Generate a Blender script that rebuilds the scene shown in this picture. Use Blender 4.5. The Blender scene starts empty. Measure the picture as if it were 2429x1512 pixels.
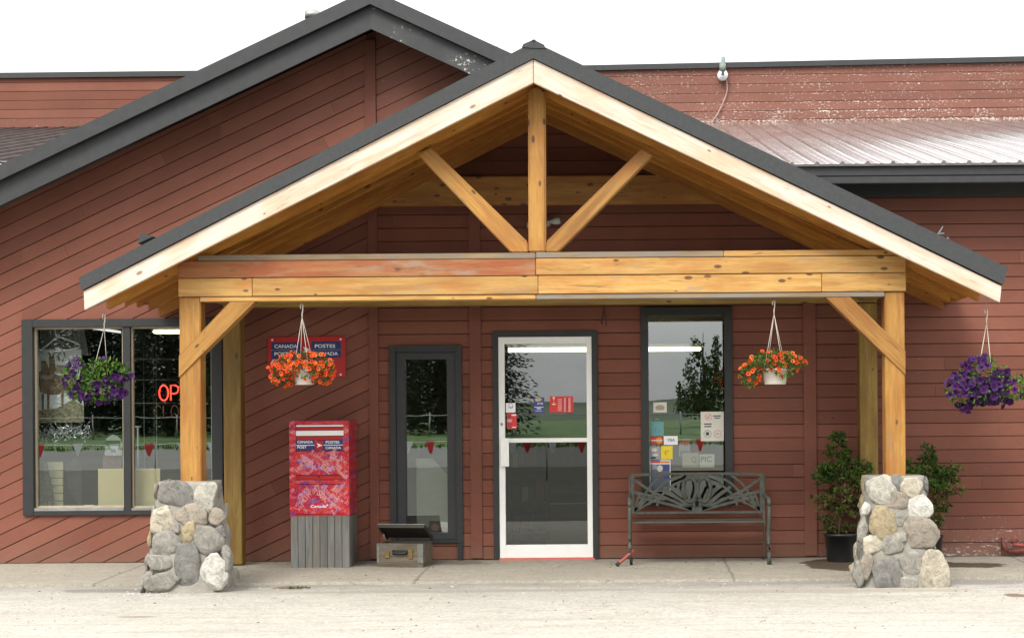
import bpy, bmesh, math, random
from mathutils import Vector, Matrix, noise
R = random.Random(7)
PI = math.pi
sc = bpy.context.scene
COL = sc.collection

# ------------------------------------------------------------------ survey
# The photograph was measured on a 2428 px wide print: focal length 3920 px,
# eye 1.48 m above the pavement, 16 m in front of the facade (plane Y = 0).
FPX, VX, VY, EYE, DIST, ROLL = 3920.0, 1480.0, 960.0, 1.48, 16.0, 0.0078
def W(x, y, Y=0.0):
    dx, dy = x - VX, VY - y
    u = dx * math.cos(ROLL) + dy * math.sin(ROLL)
    v = -dx * math.sin(ROLL) + dy * math.cos(ROLL)
    k = (DIST + Y) / FPX
    return Vector((u * k, Y, EYE + v * k))
def XZ(x, y, Y=0.0):
    p = W(x, y, Y); return (p.x, p.z)
def rect(x0, y0, x1, y1, Y=0.0):
    xm, ym = (x0 + x1) / 2, (y0 + y1) / 2
    return (W(x0, ym, Y).x, W(xm, y1, Y).z, W(x1, ym, Y).x, W(xm, y0, Y).z)

# ------------------------------------------------------------------ node helpers
def newmat(name):
    m = bpy.data.materials.new(name); m.use_nodes = True
    nt = m.node_tree
    b = nt.nodes['Principled BSDF']
    return m, nt, b
def nd(nt, typ, ins=None, **props):
    n = nt.nodes.new(typ)
    for k, v in props.items(): setattr(n, k, v)
    if ins:
        for k, v in ins.items():
            if hasattr(v, 'is_linked') or isinstance(v, bpy.types.NodeSocket): nt.links.new(v, n.inputs[k])
            else: n.inputs[k].default_value = v
    return n
def c4(c): return (c[0], c[1], c[2], 1.0)
def ramp(nt, fac, stops, interp='LINEAR'):
    n = nt.nodes.new('ShaderNodeValToRGB'); cr = n.color_ramp; cr.interpolation = interp
    while len(cr.elements) > 1: cr.elements.remove(cr.elements[0])
    cr.elements[0].position = stops[0][0]; cr.elements[0].color = c4(stops[0][1])
    for p, c in stops[1:]:
        e = cr.elements.new(p); e.color = c4(c)
    nt.links.new(fac, n.inputs['Fac']); return n.outputs['Color']
def g(v): return (v, v, v)
def mixc(nt, fac, a, b, mode='MIX'):
    n = nt.nodes.new('ShaderNodeMix'); n.data_type = 'RGBA'; n.blend_type = mode
    for s, v in ((n.inputs[0], fac), (n.inputs[6], a), (n.inputs[7], b)):
        if isinstance(v, bpy.types.NodeSocket): nt.links.new(v, s)
        elif isinstance(v, (int, float)): s.default_value = v
        else: s.default_value = c4(v)
    return n.outputs[2]
def math_(nt, op, a, b=0.0, clamp=False):
    n = nt.nodes.new('ShaderNodeMath'); n.operation = op; n.use_clamp = clamp
    for s, v in ((n.inputs[0], a), (n.inputs[1], b)):
        if isinstance(v, bpy.types.NodeSocket): nt.links.new(v, s)
        else: s.default_value = v
    return n.outputs[0]
def noise_(nt, vec, scale, detail=4.0, rough=0.55, dist=0.0):
    n = nd(nt, 'ShaderNodeTexNoise', {'Scale': scale, 'Detail': detail, 'Roughness': rough, 'Distortion': dist})
    if vec is not None: nt.links.new(vec, n.inputs['Vector'])
    return n.outputs['Fac']
def scaled(nt, vec, s, rot=(0, 0, 0), loc=(0, 0, 0)):
    n = nt.nodes.new('ShaderNodeMapping'); nt.links.new(vec, n.inputs['Vector'])
    n.inputs['Scale'].default_value = s; n.inputs['Rotation'].default_value = rot; n.inputs['Location'].default_value = loc
    return n.outputs['Vector']
def bump(nt, b, h, strength=0.3, dist=0.01):
    n = nd(nt, 'ShaderNodeBump', {'Strength': strength, 'Distance': dist, 'Height': h})
    nt.links.new(n.outputs['Normal'], b.inputs['Normal']); return n
def pos(nt): return nt.nodes.new('ShaderNodeNewGeometry').outputs['Position']
def objco(nt): return nt.nodes.new('ShaderNodeTexCoord').outputs['Object']

MATS = {}
def plain(name, col, rough=0.6, metal=0.0, var=0.12, scale=9.0, bmp=0.0, spec=0.5):
    if name in MATS: return MATS[name]
    m, nt, b = newmat(name)
    p = pos(nt)
    n = noise_(nt, p, scale, 6, 0.65)
    lo = tuple(c * (1 - var) for c in col); hi = tuple(min(1, c * (1 + var)) for c in col)
    nt.links.new(ramp(nt, n, [(0.3, lo), (0.7, hi)]), b.inputs['Base Color'])
    b.inputs['Roughness'].default_value = rough; b.inputs['Metallic'].default_value = metal
    b.inputs['Specular IOR Level'].default_value = spec
    if bmp: bump(nt, b, noise_(nt, p, scale * 14, 4), bmp, 0.004)
    MATS[name] = m; return m
def emit(name, col, strength):
    if name in MATS: return MATS[name]
    m, nt, b = newmat(name)
    b.inputs['Base Color'].default_value = c4(col); b.inputs['Emission Color'].default_value = c4(col)
    b.inputs['Emission Strength'].default_value = strength
    MATS[name] = m; return m

def wood(name, light, dark, knot, rough=0.6, knots=1.0, grain=0.5, grey=0.0, greycol=(0.34, 0.31, 0.26)):
    """sawn timber: the grain runs along the object's own X axis"""
    m, nt, b = newmat(name)
    rnd = nt.nodes.new('ShaderNodeObjectInfo').outputs['Random']
    off = nd(nt, 'ShaderNodeCombineXYZ', {'X': math_(nt, 'MULTIPLY', rnd, 37.0), 'Y': math_(nt, 'MULTIPLY', rnd, 91.0), 'Z': math_(nt, 'MULTIPLY', rnd, 53.0)})
    co = nd(nt, 'ShaderNodeVectorMath', operation='ADD'); nt.links.new(objco(nt), co.inputs[0]); nt.links.new(off.outputs[0], co.inputs[1])
    co = co.outputs[0]
    warp = noise_(nt, scaled(nt, co, (0.9, 2, 7)), 1.6, 5, 0.65)
    g1 = noise_(nt, scaled(nt, co, (0.9, 6, 17)), 2.0, 6, 0.7, 0.6)
    g2 = noise_(nt, scaled(nt, co, (2.5, 20, 40)), 1.5, 4, 0.7)
    col = ramp(nt, warp, [(0.38, dark), (0.56, light)])
    blot = noise_(nt, scaled(nt, co, (1.6, 1.5, 5)), 1.3, 4, 0.6)
    col = mixc(nt, ramp(nt, blot, [(0.50, g(0)), (0.66, g(0.55))]), col, (dark[0] * 1.12, dark[1] * 0.82, dark[2] * 0.6))
    col = mixc(nt, math_(nt, 'MULTIPLY', ramp(nt, g1, [(0.46, g(0)), (0.62, g(1))]), grain), col, dark)
    col = mixc(nt, 0.5 * grain, col, ramp(nt, g2, [(0.3, g(0.35)), (0.65, g(1.0))]), 'MULTIPLY')
    # knots: sparse dark eyes with a halo
    vo = nd(nt, 'ShaderNodeTexVoronoi', {'Scale': 1.0, 'Randomness': 1.0}); nt.links.new(scaled(nt, co, (6.2, 0.9, 13.0)), vo.inputs['Vector'])
    sep = nt.nodes.new('ShaderNodeSeparateColor'); nt.links.new(vo.outputs['Color'], sep.inputs[0])
    some = ramp(nt, sep.outputs[0], [(0.0, g(1)), (0.30 * knots, g(1)), (0.31 * knots + 0.001, g(0))])
    size = math_(nt, 'ADD', 0.09, math_(nt, 'MULTIPLY', sep.outputs[1], 0.16))
    dn = math_(nt, 'DIVIDE', vo.outputs['Distance'], size)
    eye = math_(nt, 'MULTIPLY', ramp(nt, dn, [(0.0, g(1)), (0.75, g(0.9)), (1.15, g(0))]), some)
    halo = math_(nt, 'MULTIPLY', ramp(nt, dn, [(0.3, g(0.55)), (1.0, g(0.4)), (2.6, g(0))]), some)
    col = mixc(nt, halo, col, tuple(d * 0.75 for d in dark))
    col = mixc(nt, math_(nt, 'MULTIPLY', eye, 0.9), col, knot)
    # darkened, weathered streaks along the grain
    wst = noise_(nt, scaled(nt, co, (0.7, 3, 12)), 1.9, 5, 0.7, 0.4)
    col = mixc(nt, ramp(nt, wst, [(0.57, g(0)), (0.70, g(0.42))]), col, tuple(d * 0.45 for d in dark))
    ck = noise_(nt, scaled(nt, co, (0.7, 9, 30)), 1.4, 2, 0.5, 0.3)
    cm = noise_(nt, scaled(nt, co, (0.8, 2, 3)), 1.1, 2)
    ckm = math_(nt, 'MULTIPLY', ramp(nt, math_(nt, 'ABSOLUTE', math_(nt, 'SUBTRACT', ck, 0.5)), [(0.0, g(1)), (0.006, g(0.8)), (0.013, g(0))]), ramp(nt, cm, [(0.52, g(0)), (0.6, g(0.8))]))
    col = mixc(nt, ckm, col, tuple(d * 0.28 for d in dark))
    if grey > 0:
        gn = ramp(nt, noise_(nt, scaled(nt, co, (1.2, 5, 5)), 1.7, 5, 0.65), [(0.62 - 0.3 * grey, g(0)), (0.78 - 0.3 * grey, g(1))])
        col = mixc(nt, math_(nt, 'MULTIPLY', gn, 0.85), col, greycol)
    # each board takes the stain a little differently
    col = mixc(nt, 1.0, col, ramp(nt, rnd, [(0.0, (0.76, 0.72, 0.68)), (1.0, (1.06, 1.06, 1.06))]), 'MULTIPLY')
    nt.links.new(col, b.inputs['Base Color'])
    b.inputs['Roughness'].default_value = rough
    bump(nt, b, g1, 0.25, 0.004)
    MATS[name] = m; return m

# ------------------------------------------------------------------ mesh builder
class MB:
    def __init__(s): s.v = []; s.f = []; s.mi = []; s.col = []; s.c = None; s.m = 0; s.sm = []; s.smooth = False
    def add(s, vs, fs):
        o = len(s.v); s.v += [Vector(p) for p in vs]
        for f in fs:
            s.f.append(tuple(i + o for i in f)); s.mi.append(s.m); s.col.append(s.c); s.sm.append(s.smooth)
    def box(s, x0, y0, z0, x1, y1, z1, M=None):
        vs = [Vector((x, y, z)) for z in (z0, z1) for y in (y0, y1) for x in (x0, x1)]
        if M is not None: vs = [M @ p for p in vs]
        s.add(vs, [(0, 2, 3, 1), (4, 5, 7, 6), (0, 1, 5, 4), (2, 6, 7, 3), (0, 4, 6, 2), (1, 3, 7, 5)])
    def prism(s, poly, y0, y1, M=None):
        """polygon in X,Z (counter-clockwise seen from the camera side, -Y) pushed from y0 (front) to y1"""
        n = len(poly)
        if n < 3: return
        a = sum(poly[i][0] * poly[(i + 1) % n][1] - poly[(i + 1) % n][0] * poly[i][1] for i in range(n))
        if abs(a) < 1e-7: return
        if a < 0: poly = poly[::-1]
        vs = [Vector((p[0], y0, p[1])) for p in poly] + [Vector((p[0], y1, p[1])) for p in poly]
        if M is not None: vs = [M @ p for p in vs]
        s.add(vs, [tuple(range(n)), tuple(range(2 * n - 1, n - 1, -1))] +
              [(i + n, (i + 1) % n + n, (i + 1) % n, i) for i in range(n)])
    def quad(s, a, b, c, d): s.add([a, b, c, d], [(0, 1, 2, 3)])
    def tube(s, pts, r, n=8, closed=False, rs=None, M=None):
        pts = [Vector(p) for p in pts]; m = len(pts); vs = []; fs = []
        for i, p in enumerate(pts):
            if closed: t = pts[(i + 1) % m] - pts[i - 1]
            else: t = pts[min(i + 1, m - 1)] - pts[max(i - 1, 0)]
            t.normalize()
            up = Vector((0, 0, 1)) if abs(t.z) < 0.9 else Vector((0, 1, 0))
            a = t.cross(up).normalized(); bb = a.cross(t).normalized()
            rr = rs[i] if rs else r
            for k in range(n):
                an = 2 * PI * k / n
                vs.append(p + a * math.cos(an) * rr + bb * math.sin(an) * rr)
        for i in range(m if closed else m - 1):
            j = (i + 1) % m
            for k in range(n):
                l = (k + 1) % n
                fs.append((i * n + k, i * n + l, j * n + l, j * n + k))
        if not closed:
            fs.append(tuple(range(n - 1, -1, -1))); fs.append(tuple((m - 1) * n + k for k in range(n)))
        if M is not None: vs = [M @ p for p in vs]
        sm = s.smooth; s.smooth = True; s.add(vs, fs); s.smooth = sm
    def bar(s, p, q, w, d):
        """flat bar between two points of a plane parallel to XZ: w across, d deep in Y"""
        p, q = Vector(p), Vector(q); t = (q - p).normalized(); nrm = Vector((-t.z, 0, t.x)) * (w / 2)
        poly = [(p - nrm), (q - nrm), (q + nrm), (p + nrm)]
        s.prism([(a.x, a.z) for a in poly], p.y - d / 2, p.y + d / 2)
    def lathe(s, prof, cx, cy, n=24, cz=0.0, wob=0.0):
        vs = []; fs = []; m = len(prof)
        for r, z in prof:
            for k in range(n):
                a = 2 * PI * k / n; vs.append(Vector((cx + r * math.cos(a), cy + r * math.sin(a), cz + z)))
        for i in range(m - 1):
            for k in range(n):
                l = (k + 1) % n; fs.append((i * n + k, i * n + l, (i + 1) * n + l, (i + 1) * n + k))
        fs.append(tuple(range(n - 1, -1, -1))); fs.append(tuple((m - 1) * n + k for k in range(n)))
        sm = s.smooth; s.smooth = True; s.add(vs, fs); s.smooth = sm

PLOC = {}
def tag(o, label=None, cat=None, group=None, kind=None):
    if label: o['label'] = label
    if cat: o['category'] = cat
    if group: o['group'] = group
    if kind: o['kind'] = kind
    return o
def thing(name, label, cat, loc=(0, 0, 0), group=None):
    o = bpy.data.objects.new(name, None); COL.objects.link(o); o.empty_display_size = 0.2
    o.location = loc; PLOC[o] = Vector(loc)
    return tag(o, label, cat, group)
def obj(name, mb, mats, parent=None, M=None, bevel=0.0, label=None, auto=None):
    """link a mesh: world-space vertices, or (with M) vertices in the frame M"""
    me = bpy.data.meshes.new(name)
    M = M if M is not None else Matrix.Translation(PLOC.get(parent, Vector((0, 0, 0))) if parent else Vector((0, 0, 0)))
    Mi = M.inverted()
    me.from_pydata([Mi @ v for v in mb.v], [], mb.f)
    if not isinstance(mats, (list, tuple)): mats = [mats]
    for m in mats: me.materials.append(m)
    me.polygons.foreach_set('material_index', mb.mi)
    me.polygons.foreach_set('use_smooth', mb.sm)
    if any(c is not None for c in mb.col):
        at = me.color_attributes.new('tone', 'FLOAT_COLOR', 'CORNER')
        i = 0
        for p in me.polygons:
            c = mb.col[p.index] or (0.5, 0, 0)
            for _ in range(p.loop_total):
                at.data[i].color = (c[0], c[1], c[2], 1); i += 1
    if bevel > 0:
        bm = bmesh.new(); bm.from_mesh(me)
        bmesh.ops.bevel(bm, geom=list(bm.edges), offset=bevel, segments=2, affect='EDGES', clamp_overlap=True)
        bm.to_mesh(me); bm.free()
    me.update()
    o = bpy.data.objects.new(name, me); COL.objects.link(o)
    PLOC[o] = M.to_translation()
    if parent:
        o.parent = parent
        o.matrix_basis = Matrix.Translation(-PLOC[parent]) @ M
    else: o.matrix_basis = M
    if label: o['label'] = label
    return o
def board(name, poly, y0, y1, mat, parent, ang=None, bevel=0.004, label=None):
    """timber whose outline poly lies in XZ, its local X along ang"""
    cx = sum(p[0] for p in poly) / len(poly); cz = sum(p[1] for p in poly) / len(poly)
    if ang is None:
        best = 0
        for i in range(len(poly)):
            a, b = poly[i], poly[(i + 1) % len(poly)]; l = math.hypot(b[0] - a[0], b[1] - a[1])
            if l > best: best = l; ang = math.atan2(b[1] - a[1], b[0] - a[0])
    M = Matrix.Translation((cx, (y0 + y1) / 2, cz)) @ Matrix.Rotation(-ang, 4, 'Y')
    mb = MB(); mb.prism(poly, y0, y1)
    return obj(name, mb, mat, parent, M=M, bevel=bevel, label=label)
def clip(poly, a, b, c):
    """keep a*x + b*z <= c"""
    out = []
    for i in range(len(poly)):
        p, q = poly[i], poly[(i + 1) % len(poly)]
        dp, dq = a * p[0] + b * p[1] - c, a * q[0] + b * q[1] - c
        if dp <= 0: out.append(p)
        if (dp < 0 < dq) or (dq < 0 < dp):
            t = dp / (dp - dq); out.append((p[0] + (q[0] - p[0]) * t, p[1] + (q[1] - p[1]) * t))
    return out
def siding(mb, poly, ang, pitch, y0, y1, peel=0.1, gap=0.008, seed=0, peelf=None, joints=True):
    ca, sa = math.cos(ang), math.sin(ang); nx, nz = -sa, ca
    ds = [nx * p[0] + nz * p[1] for p in poly]; ts = [ca * p[0] + sa * p[1] for p in poly]
    for k in range(math.floor(min(ds) / pitch), math.floor(max(ds) / pitch) + 1):
        rr = random.Random(k * 131 + seed)
        gp = gap * rr.uniform(0.72, 1.25)
        st = clip(clip(poly, nx, nz, (k + 1) * pitch - gp / 2), -nx, -nz, -(k * pitch + gp / 2))
        if len(st) < 3: continue
        cuts = [-99.0]
        if joints:
            t = -12 + rr.uniform(0, 9)
            while t < 14: cuts.append(t); t += rr.uniform(4.5, 11)
        cuts.append(99.0)
        for a, b in zip(cuts, cuts[1:]):
            pc = clip(clip(st, ca, sa, b - 0.0007), -ca, -sa, -(a + 0.0007))
            if len(pc) >= 3:
                cz = sum(p[1] for p in pc) / len(pc); cx = sum(p[0] for p in pc) / len(pc)
                mb.c = (rr.random(), peelf(cx, cz) if peelf else peel, 0)
                dy = rr.uniform(-0.0012, 0.0012)
                mb.prism(pc, y0 + dy, y1)
    mb.c = None
def cells(poly, holes):
    """cut rectangular holes (x0,z0,x1,z1), none above another, out of a convex polygon"""
    out = []; x = -99.0
    for h in sorted(holes):
        out.append(clip(clip(poly, 1, 0, h[0]), -1, 0, -x))
        mid = clip(clip(poly, 1, 0, h[2]), -1, 0, -h[0])
        out.append(clip(mid, 0, 1, h[1])); out.append(clip(mid, 0, -1, -h[3])); x = h[2]
    out.append(clip(poly, -1, 0, -x))
    return [c for c in out if len(c) > 2]
def text(body, x, z, h, y, mat, parent, width=None, name='lettering', bold=0.0, shear=0.0, align='LEFT', ang=0.0, mb=None, depth=0.001):
    """lettering standing in XZ facing -Y, cap height h, baseline at x,z"""
    cu = bpy.data.curves.new('t', 'FONT'); cu.body = body; cu.size = 1.0; cu.offset = bold; cu.shear = shear; cu.align_x = 'LEFT'
    to = bpy.data.objects.new('t', cu); COL.objects.link(to)
    me = bpy.data.meshes.new_from_object(to)
    xs = [v.co.x for v in me.vertices]; k = h / 0.69
    x0, x1 = (min(xs), max(xs)) if xs else (0, 1)
    kx = width / (x1 - x0) if width else k
    if align == 'CENTER': ox = -(x0 + x1) / 2 * kx
    else: ox = -x0 * kx
    own = mb is None
    if own: mb = MB()
    ca, sa = math.cos(ang), math.sin(ang)
    vs = []
    for v in me.vertices:
        px, pz = v.co.x * kx + ox, v.co.y * k
        vs.append(Vector((x + px * ca - pz * sa, y, z + px * sa + pz * ca)))
    mb.add(vs, [tuple(p.vertices) for p in me.polygons])
    bpy.data.objects.remove(to); bpy.data.meshes.remove(me); bpy.data.curves.remove(cu)
    if own: return obj(name, mb, mat, parent)
def disc(mb, x, z, r, y0, y1, n=24, rz=None):
    rz = rz or r
    mb.prism([(x + r * math.cos(2 * PI * k / n), z + rz * math.sin(2 * PI * k / n)) for k in range(n)], y0, y1)
# ------------------------------------------------------------------ materials
def siding_mat():
    m, nt, b = newmat('painted_siding')
    at = nt.nodes.new('ShaderNodeAttribute'); at.attribute_name = 'tone'
    sep = nt.nodes.new('ShaderNodeSeparateColor'); nt.links.new(at.outputs['Color'], sep.inputs[0])
    p = pos(nt)
    n1 = noise_(nt, p, 1.6, 5, 0.6); n2 = noise_(nt, scaled(nt, p, (3, 3, 40)), 3.0, 5, 0.7)
    f = math_(nt, 'ADD', math_(nt, 'MULTIPLY', sep.outputs[0], 0.32), math_(nt, 'MULTIPLY', n1, 0.68))
    col = ramp(nt, f, [(0.20, (0.128, 0.042, 0.025)), (0.5, (0.174, 0.059, 0.036)), (0.84, (0.232, 0.086, 0.055))])
    col = mixc(nt, 0.55, col, ramp(nt, n2, [(0.3, g(0.74)), (0.7, g(1.15))]), 'MULTIPLY')
    col = mixc(nt, math_(nt, 'MULTIPLY', sep.outputs[1], 1.5, True), col, mixc(nt, 0.5, col, (0.27, 0.155, 0.135)))
    # nail heads and small dark spots
    vo = nd(nt, 'ShaderNodeTexVoronoi', {'Scale': 3.4}); nt.links.new(p, vo.inputs['Vector'])
    col = mixc(nt, ramp(nt, vo.outputs['Distance'], [(0.0, g(0.8)), (0.022, g(0.7)), (0.034, g(0))]), col, (0.03, 0.012, 0.01))
    # flaking paint
    fl = noise_(nt, scaled(nt, p, (1.0, 1.0, 2.2)), 24.0, 6, 0.72)
    big = noise_(nt, scaled(nt, p, (1.0, 1.0, 2.0)), 2.3, 3, 0.6)
    thr = math_(nt, 'ADD', math_(nt, 'MULTIPLY', sep.outputs[1], 0.36), math_(nt, 'MULTIPLY', math_(nt, 'SUBTRACT', big, 0.5), math_(nt, 'MULTIPLY', sep.outputs[1], 0.55)))
    # paint lifts first along the board edges
    s0 = nd(nt, 'ShaderNodeSeparateXYZ'); nt.links.new(p, s0.inputs[0])
    ed = ramp(nt, math_(nt, 'FRACT', math_(nt, 'MULTIPLY', s0.outputs[2], 1 / 0.128)), [(0.0, g(0.16)), (0.16, g(0.06)), (0.3, g(0)), (0.75, g(0)), (0.9, g(0.05)), (1.0, g(0.14))])
    thr = math_(nt, 'ADD', thr, math_(nt, 'SUBTRACT', math_(nt, 'MULTIPLY', ed, math_(nt, 'MULTIPLY', sep.outputs[1], 0.9)), math_(nt, 'MULTIPLY', sep.outputs[1], 0.03)))
    k = ramp(nt, math_(nt, 'ADD', fl, thr), [(0.715, g(0)), (0.765, g(1))])
    col = mixc(nt, k, col, ramp(nt, noise_(nt, p, 40, 2), [(0.35, (0.42, 0.30, 0.23)), (0.6, (0.66, 0.60, 0.54))]))
    nt.links.new(col, b.inputs['Base Color'])
    # splashed dust along the foot of the wall
    sx = nd(nt, 'ShaderNodeSeparateXYZ'); nt.links.new(p, sx.inputs[0])
    dz = math_(nt, 'ADD', sx.outputs[2], math_(nt, 'MULTIPLY', noise_(nt, scaled(nt, p, (2.2, 2, 1.2)), 2.0, 5, 0.7), 0.55))
    col2 = mixc(nt, ramp(nt, dz, [(0.24, g(0.42)), (0.36, g(0.22)), (0.52, g(0))]), col, (0.16, 0.115, 0.08))
    nt.links.new(col2, b.inputs['Base Color'])
    b.inputs['Roughness'].default_value = 0.68; b.inputs['Specular IOR Level'].default_value = 0.22
    bump(nt, b, n2, 0.25, 0.003)
    return m
M_SID = siding_mat()
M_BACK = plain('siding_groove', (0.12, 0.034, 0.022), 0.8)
M_DARK = plain('dark_trim', (0.024, 0.0255, 0.027), 0.55, var=0.22, scale=12, bmp=0.08)
M_WIN = plain('window_black', (0.015, 0.0165, 0.017), 0.5, var=0.2, scale=12)
M_ROOF = plain('roof_charcoal', (0.034, 0.037, 0.038), 0.7, var=0.2, scale=30, bmp=0.35)
M_WHITE = plain('white_enamel', (0.80, 0.80, 0.77), 0.35, var=0.05, scale=3)
M_ALU = plain('tan_window_trim', (0.36, 0.30, 0.21), 0.45, var=0.12)
M_STEEL = plain('dull_steel', (0.32, 0.32, 0.31), 0.4, 0.7, var=0.2)
M_PINE = wood('pale_pine', (0.78, 0.67, 0.58), (0.66, 0.51, 0.38), (0.24, 0.12, 0.06), knots=1.1, grain=0.5)
M_POST = wood('stained_pine', (0.45, 0.232, 0.046), (0.31, 0.135, 0.020), (0.06, 0.025, 0.009), knots=2.0, grain=0.6, grey=0.10, greycol=(0.25, 0.17, 0.09))
M_BEAM = wood('yellow_pine', (0.57, 0.340, 0.100), (0.43, 0.210, 0.046), (0.07, 0.03, 0.010), knots=1.9, grain=0.55, grey=0.16, greycol=(0.30, 0.23, 0.155))
M_RED = wood('red_cedar', (0.42, 0.185, 0.062), (0.34, 0.095, 0.024), (0.10, 0.03, 0.012), knots=1.3, grain=0.5, grey=0.25, greycol=(0.34, 0.24, 0.165))
M_GREYW = wood('weathered_board', (0.34, 0.25, 0.14), (0.24, 0.165, 0.085), (0.06, 0.04, 0.02), knots=0.7, grain=0.6, grey=0.75, greycol=(0.22, 0.20, 0.175))
M_RAFT = wood('rafter_pine', (0.50, 0.225, 0.030), (0.36, 0.135, 0.013), (0.08, 0.03, 0.01), knots=0.7, grain=0.5)
M_OLDP = wood('olive_pine', (0.30, 0.195, 0.035), (0.20, 0.115, 0.018), (0.05, 0.025, 0.01), knots=0.9, grain=0.5)
M_PLINTH = wood('grey_planks', (0.215, 0.22, 0.21), (0.155, 0.16, 0.15), (0.05, 0.05, 0.05), knots=0.3, grain=0.7)

def metal_roof_mat():
    m, nt, b = newmat('ribbed_metal')
    p = pos(nt)
    n = noise_(nt, scaled(nt, p, (1, 0.35, 1)), 3.0, 6, 0.7)
    nt.links.new(ramp(nt, n, [(0.3, (0.115, 0.102, 0.098)), (0.7, (0.19, 0.175, 0.172))]), b.inputs['Base Color'])
    b.inputs['Metallic'].default_value = 0.0; b.inputs['Coat Weight'].default_value = 0.9; b.inputs['Coat Roughness'].default_value = 0.15
    nt.links.new(ramp(nt, noise_(nt, scaled(nt, p, (2, 0.8, 1)), 2.0, 5), [(0.3, g(0.16)), (0.7, g(0.30))]), b.inputs['Roughness'])
    bump(nt, b, noise_(nt, scaled(nt, p, (1, 0.4, 1)), 2.5, 2), 0.10, 0.01)
    return m
M_METAL = metal_roof_mat()
M_METAL2 = plain('shaded_ribbed_metal', (0.050, 0.037, 0.033), 0.85, 0.0, var=0.3, scale=4, spec=0.12)  # left roof, same sheet: its darker look at this angle is put into the colour
def flecked_dark():
    m, nt, b = newmat('dark_trim_flaking')
    p = pos(nt); n = noise_(nt, p, 26, 6, 0.75); bg = noise_(nt, p, 2.6, 3)
    k = ramp(nt, math_(nt, 'ADD', n, math_(nt, 'MULTIPLY', bg, 0.5)), [(0.865, g(0)), (0.91, g(1))])
    nt.links.new(mixc(nt, k, ramp(nt, bg, [(0.3, (0.025, 0.027, 0.028)), (0.7, (0.045, 0.047, 0.049))]), (0.55, 0.52, 0.48)), b.inputs['Base Color'])
    b.inputs['Roughness'].default_value = 0.6
    return m
M_FLECK = flecked_dark()
def glass_mat(name, refl, tint, wob=0.0):
    m, nt, b = newmat(name); nt.nodes.remove(b)
    out = nt.nodes['Material Output']
    tr = nd(nt, 'ShaderNodeBsdfTransparent', {'Color': c4(tint)})
    gl = nd(nt, 'ShaderNodeBsdfGlossy', {'Color': c4((0.95, 1.0, 0.98)), 'Roughness': 0.0})
    if wob:
        bp = nd(nt, 'ShaderNodeBump', {'Strength': wob, 'Distance': 0.002, 'Height': noise_(nt, pos(nt), 2.2, 2)})
        nt.links.new(bp.outputs[0], gl.inputs['Normal'])
    mx = nd(nt, 'ShaderNodeMixShader', {0: refl, 1: tr.outputs[0], 2: gl.outputs[0]})
    nt.links.new(mx.outputs[0], out.inputs['Surface'])
    return m
M_GLASS = glass_mat('window_glass', 0.25, (0.74, 0.78, 0.74), 0.12)
M_GLASS2 = glass_mat('door_glass', 0.22, (0.62, 0.66, 0.60), 0.08)
M_GLASS3 = glass_mat('door_glass_low', 0.10, (0.46, 0.48, 0.34), 0.08)

# ------------------------------------------------------------------ layout of the facade
TR1 = (W(877, 1000).x, W(898, 1000).x)          # corner trim between slanted and level boards
TR2 = (W(1115, 1000).x, W(1142, 1000).x)
TR3 = (W(1906, 1000).x, W(1935, 1000).x)
H_SHOP = rect(55, 756, 529, 1220)
H_NAR = rect(925, 819, 1097, 1286)
H_DOOR = rect(1170, 785, 1418, 1330); H_DOOR = (H_DOOR[0], 0.0, H_DOOR[2], H_DOOR[3])
H_SIDE = rect(1520, 728, 1737, 1197)
# gable: bottom edge of its rake boards
GY = -0.5
GA = XZ(880, 69, GY); GSL = 0.466
gz = lambda x: GA[1] - GSL * abs(x - GA[0])
XL, XR = -7.6, 6.4
# porch section, read at the fascia
FY = -2.24
fL, fA, fR = XZ(200, 735, FY), XZ(1265, 197, FY), XZ(2371, 717, FY)
tL, tA, tR = XZ(198, 689, FY), XZ(1265, 140, FY), XZ(2375, 677, FY)
rL, rA, rR = XZ(182, 658, -2.3), XZ(1265, 97, -2.3), XZ(2392, 633, -2.3)
uL, uR = XZ(194, 688, -2.26), XZ(2379, 675, -2.26)
lin = lambda p, q, x: p[1] + (q[1] - p[1]) * (x - p[0]) / (q[0] - p[0])
EAVEZ = 3.60

shop = thing('shop_building', 'low brown-red timber shop with a slanted-board gable and ribbed metal roof behind the porch', 'building', (0, 0, 0))
SANG = math.atan(GSL)
left_a = [(XL, 0.0), (GA[0], 0.0), (GA[0], GA[1] + 0.12), (XL, gz(XL) + 0.12)]
SL = math.hypot(1, GSL)
zline = lambda x: lin(tL, tA, x)
xa = tA[0]
# right of the trim: level boards below the porch slope, slanted boards above it
above = [(TR1[1], zline(TR1[1])), (xa, tA[1]), (xa, gz(xa) + 0.12), (TR1[1], gz(TR1[1]) + 0.12)]
lowA = [(TR1[1], 0.0), (xa, 0.0), (xa, tA[1]), (TR1[1], zline(TR1[1]))]
xg = GA[0] + (GA[1] + 0.12 - EAVEZ - 0.1) / GSL
lowC = [(xa, EAVEZ + 0.1), (xg, EAVEZ + 0.1), (xa, gz(xa) + 0.12)]
Y0, YB = 0.0, 0.018
mb = MB()
for c in cells(clip(left_a, 1, 0, TR1[0]), [H_SHOP]):
    siding(mb, c, SANG, 0.1335, Y0, YB, 0.10, seed=3)
TG = (W(865, 180).x, W(891, 180).x)
siding(mb, above, SANG, 0.1335, Y0, YB, 0.20, seed=5, joints=False)
obj('slanted_siding', mb, M_SID, shop)
pf = lambda x, z: (0.34 if z < 0.2 else 0.24) if (x > 2.95 and z < 0.36) else (0.12 if x > 1 else 0.06)
mb = MB()
lowAB = [(TR1[1], 0.0), (XR, 0.0), (XR, EAVEZ + 0.1), (TR1[1], EAVEZ + 0.1)]
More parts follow.
